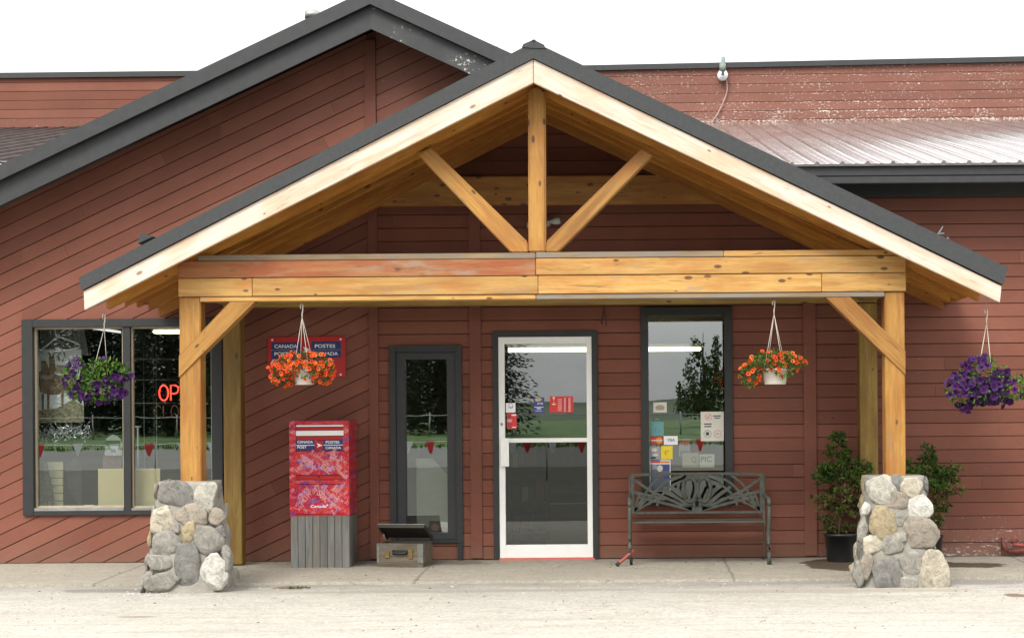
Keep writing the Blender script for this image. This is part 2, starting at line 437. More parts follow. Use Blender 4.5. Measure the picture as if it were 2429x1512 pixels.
lowT1 = clip(lowA, 0, -1, -(EAVEZ + 0.1))
holes = [H_NAR, H_DOOR, H_SIDE]
for c in cells(lowAB, holes):
    # below the porch slope only (left end)
    c2 = clip(c, -(tA[1] - tL[1]) / (tA[0] - tL[0]), 1, tA[1] - (tA[1] - tL[1]) / (tA[0] - tL[0]) * tA[0])
    for c3_ in (clip(c2, 1, 0, 2.95), clip(c2, -1, 0, -2.95)):
        if len(c3_) > 2: siding(mb, c3_, 0.0, 0.1282, Y0, YB, seed=11, peelf=pf)
for c in (lowT1, lowC):
    siding(mb, c, 0.0, 0.1282, Y0, YB, 0.06, seed=11)
obj('level_siding', mb, M_SID, shop)
# sheathing behind the boards, also the inner face of the wall
mb = MB()
for c in cells(clip(left_a, 1, 0, TR1[1]), [H_SHOP]): mb.prism(c, YB + 0.002, 0.13)
for c in cells(lowAB, holes): mb.prism(c, YB + 0.002, 0.13)
mb.prism([(TR1[1], EAVEZ + 0.1), (xg, EAVEZ + 0.1), (TR1[1], gz(TR1[1]) + 0.12)], YB + 0.002, 0.13)
# side walls and rear parapet block
mb.box(XL - 0.13, 0.0, 0.0, XL, 9.5, gz(XL) + 0.05); mb.box(XR, 0.0, 0.0, XR + 0.13, 9.5, EAVEZ)
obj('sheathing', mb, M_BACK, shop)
# vertical trim boards
def vboard(name, x0, x1, z0, z1, y0=-0.022, y1=0.015):
    mb = MB(); mb.c = (R.random(), 0.10, 0)
    mb.box(x0, y0, z0, x1, y1, z1); return obj(name, mb, M_SID, shop)
vboard('trim_board', TR1[0] - 0.001, TR1[1] + 0.001, 0.015, zline(TR1[0]) - 0.03)
vboard('trim_board', TR2[0], TR2[1], 0.015, 3.7)
vboard('trim_board', TR3[0], TR3[1], 0.015, 3.4)
vboard('trim_board', TG[0], TG[1], zline(TG[0]) + 0.02, gz(TG[1]) + 0.02)
mb = MB(); mb.c = (0.3, 0.5, 0)
mb.box(W(2232, 1300).x, -0.012, 0.0, W(2372, 1300).x, 0.0, 0.10)
mb.c = (0.2, 0.15, 0); mb.box(W(2372, 1300).x + 0.003, -0.010, 0.0, XR, 0.0, 0.07)
obj('base_board', mb, M_SID, shop)

# gable roof
SLG = GSL
def rake(x0, x1, dz0, dz1): return [(x0, gz(x0) + dz0), (x1, gz(x1) + dz0), (x1, gz(x1) + dz1), (x0, gz(x0) + dz1)]
xge = 1.6
mb = MB(); mb.prism(rake(XL - 0.5, GA[0], 0.0, 0.215), GY, GY + 0.04); obj('rake_board', mb, M_DARK, shop)
mb = MB(); mb.prism(rake(GA[0], xge, 0.0, 0.215), GY, GY + 0.04); obj('rake_board', mb, M_FLECK, shop, label='dark rake board with white paint flaking off')
mb = MB()
for a, b_ in ((XL - 0.6, GA[0]), (GA[0], xge)):
    mb.prism(rake(a, b_, 0.217, 0.36), GY - 0.07, 0.2)
    mb.prism(rake(a, b_, 0.16, 0.215), GY + 0.042, 0.2)
obj('gable_roof_edge', mb, M_DARK, shop)
mb = MB()
# the gable roof runs back into the metal roof: only the part above it exists
MZ0, MY0 = W(2000, 388, -0.5).z, -0.5
MY1 = 7.5; MZ1 = W(2000, 289, MY1).z
mz = lambda y: MZ0 + (MZ1 - MZ0) * (y - MY0) / (MY1 - MY0)
def roof_back(mb, side, axis, topz, sl, y0, ymax):
    """triangular slope from the ridge down to the valley with the metal roof"""
    n = 14; top = []; bot = []
    for i in range(n + 1):
        y = y0 + (ymax - y0) * i / n
        dz = topz - (mz(y) - 0.05)
        if dz < 0: dz = 0
        top.append(Vector((axis, y, topz))); bot.append(Vector((axis + side * min(dz / sl, 5.2), y, topz - min(dz, 5.2 * sl))))
    for i in range(n):
        q = [top[i], top[i + 1], bot[i + 1], bot[i]]
        if side > 0: q = q[::-1]
        mb.quad(*q)
gtop = GA[1] + 0.358
roof_back(mb, -1, GA[0], gtop, GSL, 0.2, 7.4); roof_back(mb, 1, GA[0], gtop, GSL, 0.2, 7.4)
obj('gable_roof', mb, M_ROOF, shop)
# ribbed metal roof
def metal(name, x0, x1, ystart, mat):
    mb = MB(); prof = []; x = x0; p = 0.237
    n = int((x1 - x0) / p)
    for i in range(n):
        b0 = x0 + i * p
        prof += [(b0, 0), (b0 + 0.085, 0), (b0 + 0.09, 0.004), (b0 + 0.115, 0.004), (b0 + 0.12, 0), (b0 + p - 0.052, 0), (b0 + p - 0.036, 0.024), (b0 + p - 0.016, 0.024)]
    rows = [ystart + (MY1 - ystart) * j / 6 for j in range(7)]
    vs = [Vector((a, y, mz(y) + h + 0.006 * math.sin(a * 1.7 + y))) for y in rows for a, h in prof]
    m = len(prof); fs = [(j * m + i, j * m + i + 1, (j + 1) * m + i + 1, (j + 1) * m + i) for j in range(6) for i in range(m - 1)]
    mb.add(vs, fs)
    # down-turned front edge
    vs = [Vector((a, ystart, mz(ystart) + h)) for a, h in prof] + [Vector((a, ystart + 0.004, mz(ystart) - 0.02)) for a, h in prof]
    mb.add(vs, [(i + m, i + m + 1, i + 1, i) for i in range(m - 1)])
    return obj(name, mb, mat, shop)
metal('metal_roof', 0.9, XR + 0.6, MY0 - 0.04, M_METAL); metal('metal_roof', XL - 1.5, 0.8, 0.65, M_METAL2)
# eave of the right wing
ex = 1.2
def eave_box(name, y0, y1, py0, py1, yref, mat):
    mb = MB(); mb.box(ex, y0, W(2200, py1, yref).z, XR + 0.5, y1, W(2200, py0, yref).z); return obj(name, mb, mat, shop, bevel=0.006)
eave_box('eave_fascia', -0.5, -0.47, 391, 416, -0.5, M_DARK)
eave_box('gutter', -0.56, -0.47, 417.5, 434, -0.56, M_DARK)
eave_box('frieze_board', -0.035, 0.0, 436, 466, -0.03, M_DARK)
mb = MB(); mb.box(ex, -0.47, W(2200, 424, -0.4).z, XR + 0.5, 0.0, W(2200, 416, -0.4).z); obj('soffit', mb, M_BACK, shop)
# parapets
def parapet(xa_, xb_, tz0, tz1, seed, peel, ang):
    mb = MB(); poly = [(xa_, MZ1 - 0.25), (xb_, MZ1 - 0.25), (xb_, tz1), (xa_, tz0)]
    siding(mb, poly, ang, 0.128, MY1, MY1 + 0.02, seed=seed, peelf=lambda x, z: min(0.62, peel + max(0, 0.30 - (z - MZ1)) * 0.55), gap=0.007)
    o = obj('parapet_siding', mb, M_SID, shop)
    mb = MB(); mb.prism(poly, MY1 + 0.022, MY1 + 0.2); obj('parapet_core', mb, M_BACK, shop)
    mb = MB(); mb.prism([(xa_, tz0), (xb_, tz1), (xb_, tz1 + 0.075), (xa_, tz0 + 0.075)], MY1 - 0.05, MY1 + 0.24); obj('parapet_cap', mb, M_DARK, shop)
pl = W(0, 183, MY1), W(470, 182, MY1); pr = W(1400, 169, MY1), W(2428, 148, MY1)
parapet(XL - 3.5, -2.2, pl[0].z - 0.03, pl[1].z + 0.01, 21, 0.10, 0.002)
sl = (pr[1].z - pr[0].z) / (pr[1].x - pr[0].x)
parapet(-2.19, XR + 3, pr[0].z + sl * (-2.19 - pr[0].x), pr[0].z + sl * (XR + 3 - pr[0].x), 23, 0.34, 0.006)

# ------------------------------------------------------------------ windows and door
def frame_mesh(r, t, y0, y1, tb=None, tt=None):
    mb = MB(); x0, z0, x1, z1 = r; tb = t if tb is None else tb; tt = t if tt is None else tt
    mb.box(x0, y0, z0, x0 + t, y1, z1); mb.box(x1 - t, y0, z0, x1, y1, z1)
    mb.box(x0 + t, y0 + 0.001, z1 - tt, x1 - t, y1, z1); mb.box(x0 + t, y0 + 0.001, z0, x1 - t, y1, z0 + tb); return mb
def inset(r, a, b_=None, c=None, d=None):
    b_ = a if b_ is None else b_; c = a if c is None else c; d = a if d is None else d
    return (r[0] + a, r[1] + b_, r[2] - c, r[3] - d)
PITCH = 0.0
def pane(parent, r, y, mat, name='pane'):
    mb = MB(); mb.quad((r[0], y, r[1]), (r[2], y, r[1]), (r[2], y, r[3]), (r[0], y, r[3])); return obj(name, mb, mat, parent)
# big shop window
fr = obj('window', frame_mesh(H_SHOP, 0.105, -0.03, 0.10, 0.045, 0.075), M_WIN, shop, bevel=0.003, label='wide black-framed shop window with two panes')
r = inset(H_SHOP, 0.105, 0.045, 0.105, 0.075)
mx0, mx1 = W(293, 1000).x, W(310, 1000).x
mb = MB(); mb.box(mx0, -0.012, r[1], mx1, 0.085, r[3]); obj('mullion', mb, M_WIN, fr)
mb = MB(); mb.box(r[0], -0.02, r[1], mx0, 0.05, r[1] + 0.028); mb.box(mx1, -0.005, r[1], r[2], 0.05, r[1] + 0.02); obj('sill', mb, M_STEEL, fr)
rl = (r[0], r[1] + 0.028, mx0, r[3]); rr = (mx1, r[1] + 0.02, r[2], r[3])
for q in (rl, rr):
    obj('glazing_bead', frame_mesh(q, 0.018, 0.03, 0.07), M_ALU, fr)
    pane(fr, inset(q, 0.018), 0.055, M_GLASS)
# narrow window (a blocked-up doorway)
fr = obj('window', frame_mesh(H_NAR, 0.062, -0.035, 0.09, 0.03, 0.062), M_WIN, shop, bevel=0.003, label='tall narrow window in a deep dark grey frame')
q = inset(H_NAR, 0.062, 0.03, 0.062, 0.062)
obj('inner_frame', frame_mesh(q, 0.088, 0.0, 0.085, 0.065, 0.07), M_DARK, fr, bevel=0.003)
q = inset(q, 0.088, 0.065, 0.088, 0.07); NARR = q
pane(fr, q, 0.05, M_GLASS)
mb2 = MB(); mb2.box(W(1086, 1300).x, -0.034, 0.0, W(1098, 1300).x, 0.0, H_NAR[1] - 0.002); obj('jamb_foot', mb2, M_WIN, fr)
# tall side window
fr = obj('window', frame_mesh(H_SIDE, 0.075, -0.032, 0.09, 0.05, 0.082), M_WIN, shop, bevel=0.003, label='tall window behind the bench with notices stuck inside the glass')
q = inset(H_SIDE, 0.075, 0.05, 0.090, 0.082); SIDER = q
pane(fr, q, 0.05, M_GLASS)
mb = MB(); mb.box(q[0], 0.09, W(1600, 1117).z, q[2], 0.16, W(1600, 1109).z); obj('inner_sill', mb, plain('brown_sill', (0.12, 0.06, 0.035)), fr)
# door
dfr = obj('door_frame', frame_mesh((H_DOOR[0], -0.02, H_DOOR[2], H_DOOR[3]), 0.056, -0.03, 0.10, 0.01, 0.055), M_WIN, shop, bevel=0.003)
D = rect(1183, 798, 1408, 1319); D = (D[0], 0.012, D[2], D[3])
G = rect(1198, 815, 1392, 1290)
mb = MB()
mb.box(D[0], -0.02, D[1], G[0], 0.03, D[3]); mb.box(G[2], -0.02, D[1], D[2], 0.03, D[3])
mb.box(G[0], -0.019, G[3], G[2], 0.03, D[3]); mb.box(G[0], -0.019, D[1], G[2], 0.03, G[1])
door = obj('door', mb, M_WHITE, shop, bevel=0.003, label='white metal framed glass entrance door')
mz0, mz1 = W(1300, 1048).z, W(1300, 1038).z
mb = MB(); mb.box(G[0], -0.012, mz0, G[2], 0.025, mz1); obj('mid_rail', mb, M_WHITE, door, bevel=0.002)
pane(door, (G[0], mz1, G[2], G[3]), 0.006, M_GLASS2); pane(door, (G[0], G[1], G[2], mz0), 0.006, M_GLASS3)
h = rect(1188, 1038, 1208, 1105)
mb = MB(); mb.box(h[0], -0.062, h[1], h[2], -0.05, h[3]); mb.box(h[0] + 0.02, -0.05, h[1] + 0.03, h[2] - 0.02, -0.02, h[1] + 0.06); mb.box(h[0] + 0.02, -0.05, h[3] - 0.06, h[2] - 0.02, -0.02, h[3] - 0.03)
obj('handle', mb, M_WHITE, door, bevel=0.004)
mb = MB(); p = W(1190, 1005); mb.tube([(p.x, -0.03, p.z), (p.x, -0.018, p.z)], 0.012, 12); obj('lock', mb, M_STEEL, door)
mb = MB(); mb.box(D[0], -0.045, -0.012, D[2], 0.02, 0.010); obj('threshold', mb, plain('red_threshold', (0.62, 0.13, 0.09), 0.6), shop)

# ------------------------------------------------------------------ inside the shop
mb = MB(); mb.box(XL, 0.14, -0.03, XR, 9.0, -0.001); obj('shop_floor', mb, plain('shop_floor', (0.16, 0.12, 0.085), 0.5), shop)
mb = MB(); mb.box(XL, 0.14, 2.66, XR, 9.0, 2.7); obj('shop_ceiling', mb, plain('shop_ceiling', (0.33, 0.32, 0.29), 0.9), shop)
mb = MB(); mb.box(XL, 9.0, 0.0, XR, 9.1, 2.7)
xpart = W(700, 1000).x
mb.box(xpart, 0.14, 0.0, xpart + 0.08, 9.0, 2.66)
xp2 = W(1140, 1000).x; mb.box(xp2, 0.14, 0.0, xp2 + 0.06, 3.0, 2.66)
obj('shop_partition', mb, plain('shop_wall', (0.12, 0.10, 0.075), 0.9), shop)
M_TUBE = emit('fluorescent', (1.0, 0.95, 0.62), 1.7)
def strip(label, x0, x1, py, y, th=0.11):
    a, b_ = W(x0, py, y), W(x1, py, y)
    t = thing('ceiling_light', label, 'light', ((a.x + b_.x) / 2, y, a.z), 'fluorescent lights inside the shop')
    mb = MB(); mb.box(a.x, y - 0.1, a.z - th / 2, b_.x, y + 0.1, a.z + th / 2 - 0.02); obj('diffuser', mb, M_TUBE, t, bevel=0.015)
    mb = MB(); mb.box(a.x, y - 0.08, a.z + th / 2 - 0.018, b_.x, y + 0.08, a.z + th / 2 + 0.03); obj('housing', mb, M_WHITE, t)
    for f in (0.15, 0.85):
        mb = MB(); x = a.x + (b_.x - a.x) * f; mb.tube([(x, y, a.z + th / 2), (x, y, 2.68)], 0.006, 6); obj('hanging_rod', mb, M_STEEL, t)
strip('long lit fluorescent strip seen across the top of the white glass door', 1150, 1396, 829, 7.0, 0.075)
strip('lit fluorescent strip seen in the tall window above the bench', 1500, 1662, 827, 7.0, 0.07)
strip('lit fluorescent strip seen at the top of the wide shop window', 366, 500, 785, 3.2, 0.06)

# ------------------------------------------------------------------ porch
porch = thing('entrance_porch', 'honey coloured open timber porch with a steep dark gabled roof over the shop door', 'porch', (0, -1.2, 0))
PY = -1.95
# charcoal roof slab and cap
mb = MB()
mb.prism([uL, (tA[0], tA[1] + 0.001), rA, rL], -2.262, -0.001)
mb.prism([(tA[0], tA[1] + 0.001), uR, rR, rA], -2.262, -0.001)
sA, sB = (rA[1] - rL[1]) / (rA[0] - rL[0]), (rA[1] - rR[1]) / (rR[0] - rA[0])
roof_back(mb, -1, rA[0], rA[1] - 0.002, sA, -0.001, 5.5); roof_back(mb, 1, rA[0], rA[1] - 0.002, sB, -0.001, 5.5)
roof = obj('roof', mb, M_ROOF, porch)
mb = MB()
c0, c1, c2, c3 = XZ(1237, 110, -2.3), XZ(1240, 103, -2.3), XZ(1290, 105, -2.3), XZ(1293, 113, -2.3)
ap = XZ(1265, 92.5, -2.3)
mb.prism([c0, (rA[0], c0[1] - 0.01), c3, c2, ap, c1], -2.27, 4.2); obj('ridge_cap', mb, M_ROOF, roof)
mb = MB(); mb.lathe([(0.012, 0), (0.017, 0.006), (0.017, 0.018), (0.010, 0.022)], rA[0], -2.26, 10, ap[1] - 0.02); obj('ridge_finial', mb, M_WIN, roof)
# fascia
fasL = board('fascia', [fL, (fA[0] - 0.002, fA[1]), (fA[0] - 0.002, tA[1] - 0.004), (tL[0], tL[1] - 0.003)], FY, FY + 0.045, M_PINE, porch)
fasR = board('fascia', [(fA[0] + 0.002, fA[1]), fR, (tR[0], tR[1] - 0.003), (fA[0] + 0.002, tA[1] - 0.004)], FY, FY + 0.045, M_PINE, porch)
# roof boarding seen from below
for nm, p, q in (('L', uL, (tA[0], tA[1] - 0.0)), ('R', (tA[0], tA[1] - 0.0), uR)):
    n = 9; y0, y1 = FY + 0.047, -0.02
    mb = MB()
    a, b_ = ((tL[0] + 0.03, lin(tL, tA, tL[0] + 0.03)), tA) if nm == 'L' else (tA, (tR[0] - 0.03, lin(tA, tR, tR[0] - 0.03)))
    mb.prism([(a[0], a[1] - 0.03), (b_[0], b_[1] - 0.03), (b_[0], b_[1] - 0.006), (a[0], a[1] - 0.006)], y0, y1)
    obj('roof_boarding', mb, M_RAFT, porch, M=Matrix.Translation((a[0], y0, a[1])) @ Matrix.Rotation(PI / 2, 4, 'Z'))
# rafters
RB = 0.028
xl_, xr_ = -4.40, 3.03
for i, y in enumerate((-1.93, -1.42, -1.06, -0.69, -0.36, -0.10)):
    th = 0.09 if i else 0.10
    RB = (-0.015, 0.04, 0.05, 0.05, 0.0, 0.05)[i]
    for side in (0, 1):
        gapx = 0.003 + (0.0 if i else 0.0)
        if side == 0: P = [(xl_, lin(fL, fA, xl_) + RB), (fA[0] - gapx, fA[1] + RB), (fA[0] - gapx, tA[1] - 0.034), (xl_, lin(tL, tA, xl_) - 0.034)]
        else: P = [(fA[0] + gapx, fA[1] + RB), (xr_, lin(fA, fR, xr_) + RB), (xr_, lin(tA, tR, xr_) - 0.034), (fA[0] + gapx, tA[1] - 0.034)]
        board('rafter', P, y, y + th, M_RAFT, porch)
RB = 0.028
# main front beam, built up from boards
zt = lambda py: W(1285, py, PY).z
bx0, bx1 = W(424, 650, PY).x, W(2147, 650, PY).x
xm, x600, x1948 = W(1270, 650, PY).x, W(599, 680, PY).x, W(1947, 680, PY).x
def bb(name, x0, x1, p0, p1, mat, y0, y1, label=None): return board(name, [(x0, zt(p1)), (x1, zt(p1)), (x1, zt(p0)), (x0, zt(p0))], y0, y1, mat, porch, ang=0.0, label=label)
bb('beam_top_board', W(470, 600, PY).x, xm, 599, 613, M_GREYW, PY - 0.012, PY + 0.17)
bb('beam_top_board', xm + 0.004, W(1715, 600, PY).x, 598, 612, M_GREYW, PY - 0.009, PY + 0.17)
bb('beam_top_board', W(1715, 600, PY).x + 0.003, bx1, 598, 612, M_BEAM, PY - 0.012, PY + 0.17)
bb('beam', bx0, xm, 614, 653, M_RED, PY - 0.02, PY + 0.175, 'reddish cedar left half of the upper beam')
bb('beam', xm + 0.004, bx1, 613.5, 652.5, M_BEAM, PY - 0.023, PY + 0.175)
bb('beam', bx0, x600, 654.5, 697, M_BEAM, PY - 0.022, PY + 0.17); bb('beam', x600 + 0.004, xm + 0.02, 654.5, 697, M_BEAM, PY - 0.024, PY + 0.17)
bb('beam', xm + 0.023, x1948, 654.5, 697, M_BEAM, PY - 0.024, PY + 0.17); bb('beam', x1948 + 0.004, bx1, 654, 697, M_BEAM, PY - 0.021, PY + 0.17)
pl0, pl1 = W(426, 900, PY).x, W(476, 900, PY).x; pr0, pr1 = W(2099, 900, PY).x, W(2146, 900, PY).x
bb('beam_bottom_board', pl1 + 0.002, xm, 698, 709, M_BEAM, PY - 0.012, PY + 0.16)
bb('beam_bottom_board', xm + 0.004, pr0 - 0.002, 698, 709.5, M_GREYW, PY - 0.014, PY + 0.16)
zb = zt(698)
PIERZ = 0.862
for a, b_ in ((pl0, pl1), (pr0, pr1)): board('post', [(a, PIERZ - 0.03), (b_, PIERZ - 0.03), (b_, zb), (a, zb)], PY, PY + 0.175, M_POST, porch, ang=PI / 2, bevel=0.007)
# knee braces
kb = lambda pts: [XZ(x, y, PY) for x, y in pts]
board('knee_brace', kb([(425, 895), (606, 715), (546, 715.5), (425, 842)]), PY - 0.016, PY + 0.12, M_POST, porch)
board('knee_brace', kb([(2146.5, 889), (1957, 705), (2016, 704.5), (2146.5, 832)]), PY - 0.016, PY + 0.12, M_POST, porch)
# king post and struts
kz0 = zt(598)
king = [(W(1252.5, 500, PY).x, kz0), (W(1294, 500, PY).x, kz0), (W(1294, 300, PY).x, lin(fA, fR, W(1294, 300, PY).x) + RB), (fA[0], fA[1] + RB), (W(1252.5, 300, PY).x, lin(fL, fA, W(1252.5, 300, PY).x) + RB)]
board('king_post', king, PY - 0.012, PY + 0.165, M_POST, porch, ang=PI / 2, bevel=0.012)
board('strut', kb([(1252, 599), (1212, 599), (990, 367), (1022, 350), (1252, 574)]), PY - 0.008, PY + 0.14, M_POST, porch, bevel=0.01)
board('strut', kb([(1294.5, 598.5), (1325, 598), (1549, 369), (1521, 353), (1294.5, 573)]), PY - 0.008, PY + 0.14, M_POST, porch, bevel=0.01)
# rear frame
RY = -0.34
rx = [(W(a, 900, RY).x, W(b_, 900, RY).x) for a, b_ in ((529, 571), (2038, 2081))]
for a, b_ in rx: board('rear_post', [(a, 0.0), (b_, 0.0), (b_, zt(697)), (a, zt(697))], RY, RY + 0.17, M_OLDP, porch, ang=PI / 2, bevel=0.006)
cz0, cz1 = W(1290, 485, -0.30).z, W(1290, 418, -0.30).z
def xat(side, z): # x on the rafter underside at height z
    return fA[0] - (fA[1] + RB + 0.1 - z) / sA if side < 0 else fA[0] + (fA[1] + RB + 0.1 - z) / sB
board('collar_beam', [(xat(-1, cz0), cz0), (xat(1, cz0), cz0), (xat(1, cz1), cz1), (xat(-1, cz1), cz1)], -0.30, -0.22, M_POST, porch, ang=0.0)
board('rear_beam', [(rx[0][0], zt(695)), (rx[1][1], zt(695)), (rx[1][1], zt(614)), (rx[0][0], zt(614))], RY + 0.01, RY + 0.15, M_OLDP, porch, ang=0.0)
for a, b_ in ((pl0, pl1), (pr0, pr1)):
    mb = MB(); mb.box(a + 0.012, PY + 0.178, zt(690), b_ - 0.012, RY + 0.005, zt(640)); obj('side_plate', mb, M_OLDP, porch, M=Matrix.Translation((a, PY, 2.5)) @ Matrix.Rotation(PI / 2, 4, 'Z'))
# ------------------------------------------------------------------ stone piers
def stone_mat():
    m, nt, b = newmat('field_stone')
    at = nt.nodes.new('ShaderNodeAttribute'); at.attribute_name = 'tone'
    p = pos(nt)
    n = noise_(nt, p, 15, 7, 0.7, 0.8); n2 = noise_(nt, p, 70, 5, 0.7)
    col = mixc(nt, 1.0, at.outputs['Color'], ramp(nt, n, [(0.32, g(0.55)), (0.5, g(1.0)), (0.72, g(1.45))]), 'MULTIPLY')
    col = mixc(nt, 0.6, col, ramp(nt, n2, [(0.3, g(0.7)), (0.7, g(1.2))]), 'MULTIPLY')
    nt.links.new(col, b.inputs['Base Color']); b.inputs['Roughness'].default_value = 0.7
    bump(nt, b, math_(nt, 'ADD', n, math_(nt, 'MULTIPLY', n2, 0.5)), 0.8, 0.018)
    return m
M_STONE = stone_mat()
M_MORTAR = plain('mortar', (0.255, 0.240, 0.205), 0.95, var=0.2, scale=14, bmp=0.9)
GREY, DGREY, LIGHT, BEIGE, TAN, BROWN, WHT = (0.225, 0.212, 0.182), (0.160, 0.153, 0.138), (0.345, 0.328, 0.275), (0.37, 0.33, 0.255), (0.29, 0.235, 0.14), (0.235, 0.202, 0.160), (0.42, 0.41, 0.365)
def rock(mb, c, rx, ry, rz, col, seed, ang=0.0, M=None):
    bm = bmesh.new(); bmesh.ops.create_icosphere(bm, subdivisions=4, radius=1.0)
    rr = random.Random(seed); off = Vector((rr.uniform(-50, 50), rr.uniform(-50, 50), rr.uniform(-50, 50)))
    # a few flats, as on field stones
    planes = [(Vector((rr.gauss(0, 1), rr.gauss(0, 0.6), rr.gauss(0, 1))).normalized(), rr.uniform(0.66, 0.88)) for _ in range(12)] + [(Vector((rr.uniform(-0.2, 0.2), -1, rr.uniform(-0.2, 0.2))).normalized(), 0.62)]
    vs = []
    for v in bm.verts:
        p = v.co.copy()
        p = Vector([math.copysign(abs(t) ** 0.86, t) for t in p])
        for n_, d in planes:
            e = p.dot(n_) - d
            if e > 0: p -= n_ * e * 0.68
        p *= 1.12 + 0.16 * noise.noise(v.co * 1.6 + off) + 0.05 * noise.noise(v.co * 5 + off)
        q = Vector((p.x * rx, p.y * ry, p.z * rz))
        ca, sa = math.cos(ang), math.sin(ang)
        q = Vector((q.x * ca - q.z * sa, q.y, q.x * sa + q.z * ca))
        if M is not None: q = M @ q
        vs.append(Vector(c) + q)
    mb.c = col; sm = mb.smooth; mb.smooth = True
    mb.add(vs, [tuple(v.index for v in f.verts) for f in bm.faces]); mb.smooth = sm; mb.c = None; bm.free()
def pier(label, x, y, front, zx, zy, seed):
    """front: stones read off the photo crop (cx, cy, rx, ry, colour); zx, zy map crop pixels to the print"""
    H0, H1, A, B = -0.08, PIERZ, 0.236, 0.352      # half widths at top and bottom
    t = thing('stone_pier', label, 'pier', (x, y, H0), 'cobble piers under the porch posts')
    mb = MB(); n, m = 56, 30; vs = []; fs = []
    half = lambda z: B + (A - B) * ((z - H0) / (H1 - H0)) ** 0.85
    for i in range(m):
        z = H0 + (H1 - H0) * i / (m - 1); h = half(z) - 0.001
        for k in range(n):
            a = 2 * PI * k / n; c, s = math.cos(a), math.sin(a); e = 5.0
            rr = (abs(c) ** e + abs(s) ** e) ** (-1 / e)
            p = Vector((rr * c * h, rr * s * h, z)); w = 1 + 0.05 * noise.noise(p * 5 + Vector((seed, 0, 0))) + 0.02 * noise.noise(p * 16)
            vs.append(Vector((x + p.x * w, y + p.y * w, z)))
    for i in range(m - 1):
        for k in range(n): fs.append((i * n + k, i * n + (k + 1) % n, (i + 1) * n + (k + 1) % n, (i + 1) * n + k))
    fs.append(tuple((m - 1) * n + k for k in range(n)))
    mb.smooth = True; mb.add(vs, fs); obj('mortar_core', mb, M_MORTAR, t)
    mb = MB(); rr = random.Random(seed); i = 0
    fk = (DIST + y - B) / FPX
    for cx, cy, rx, ry, col, *an in front:
        px, py = zx(cx), zy(cy)
        z = W(px, py, y - 0.33).z; yf = y - half(z); p = W(px, py, yf)
        k = (DIST + yf) / FPX * (zx(1) - zx(0))
        rock(mb, (p.x, yf + 0.006, p.z), rx * k * 1.10, 0.034 + 0.012 * rr.random(), ry * k * 1.10, tuple(c * f_ for c in col) if (f_ := rr.uniform(0.92, 1.08)) else col, seed * 100 + i, (an[0] if an else rr.uniform(-0.25, 0.25)), None); i += 1
    pal = [GREY, DGREY, LIGHT, BEIGE, TAN, BROWN, GREY]
    for side in (0, 1, 2):                           # left, right, rear faces
        z = H0 + 0.09
        while z < H1 - 0.06:
            h = half(z); u = -h + 0.10
            while u < h - 0.03:
                r1, r2 = rr.uniform(0.055, 0.10), rr.uniform(0.055, 0.095)
                d = h - 0.016
                c = {0: (x - d, y + u, z), 1: (x + d, y + u, z), 2: (x + u, y + d, z)}[side]
                Mx = Matrix.Rotation(PI / 2, 3, 'Z') if side < 2 else None
                rock(mb, c, r1 * 1.15, 0.024, r2 * 1.1, [(v[0] * f_, v[1] * f_, v[2] * f_) for v in [rr.choice(pal)] for f_ in [rr.uniform(0.85, 1.1)]][0], seed * 100 + 40 + i, rr.uniform(-0.4, 0.4), Mx); i += 1
                u += r1 * 2.25
            z += 0.19
    for k in range(9):                               # small fill stones on the front
        u, z = rr.uniform(-0.2, 0.2), rr.uniform(H0 + 0.1, H1 - 0.1)
    obj('cobbles', mb, M_STONE, t)
    return t
zl = (lambda c: c * 0.4925, lambda c: 675.5 + c * 0.4925)
zr = (lambda c: 1732 + c * 0.5535, lambda c: 675.5 + c * 0.5535)
PCY = PY + 0.09
pier('cobble stone pier at the left of the porch with a dark grey boulder on top', W(451, 1250, PCY).x, PCY, [
    (855, 1008, 76, 62, DGREY), (992, 1018, 48, 70, LIGHT), (785, 1132, 60, 62, BEIGE), (925, 1110, 72, 50, BROWN), (850, 1168, 25, 22, GREY),
    (906, 1197, 31, 54, TAN, -0.2), (803, 1248, 62, 55, GREY), (1000, 1225, 66, 66, GREY), (772, 1338, 62, 38, GREY), (905, 1355, 64, 100, DGREY, 0.15),
    (1030, 1382, 58, 76, WHT), (780, 1428, 84, 42, GREY), (1045, 1112, 38, 38, BROWN), (1062, 1190, 26, 30, DGREY), (1092, 1320, 26, 60, GREY), (715, 1412, 24, 30, GREY), (905, 1290, 24, 16, BROWN)], *zl, 3)
pier('right porch pier of cobble stones with a white stone near its top corner', W(2122, 1250, PCY).x, PCY, [
    (645, 880, 56, 66, LIGHT, 0.35), (772, 866, 46, 42, BEIGE), (810, 950, 50, 47, WHT, 0.1), (716, 926, 46, 46, BROWN), (655, 1016, 52, 74, TAN),
    (810, 1068, 72, 62, BROWN, -0.3), (728, 1000, 26, 32, GREY), (612, 1110, 38, 40, BEIGE), (690, 1118, 52, 38, GREY), (770, 1186, 46, 54, GREY),
    (867, 1232, 58, 84, BEIGE, 0.1), (672, 1238, 68, 66, DGREY), (582, 1200, 28, 54, BROWN), (763, 1277, 42, 30, GREY), (710, 848, 24, 32, DGREY), (578, 962, 18, 32, WHT), (565, 1050, 18, 56, GREY), (548, 1240, 22, 50, GREY), (730, 1080, 26, 26, GREY)], *zr, 8)

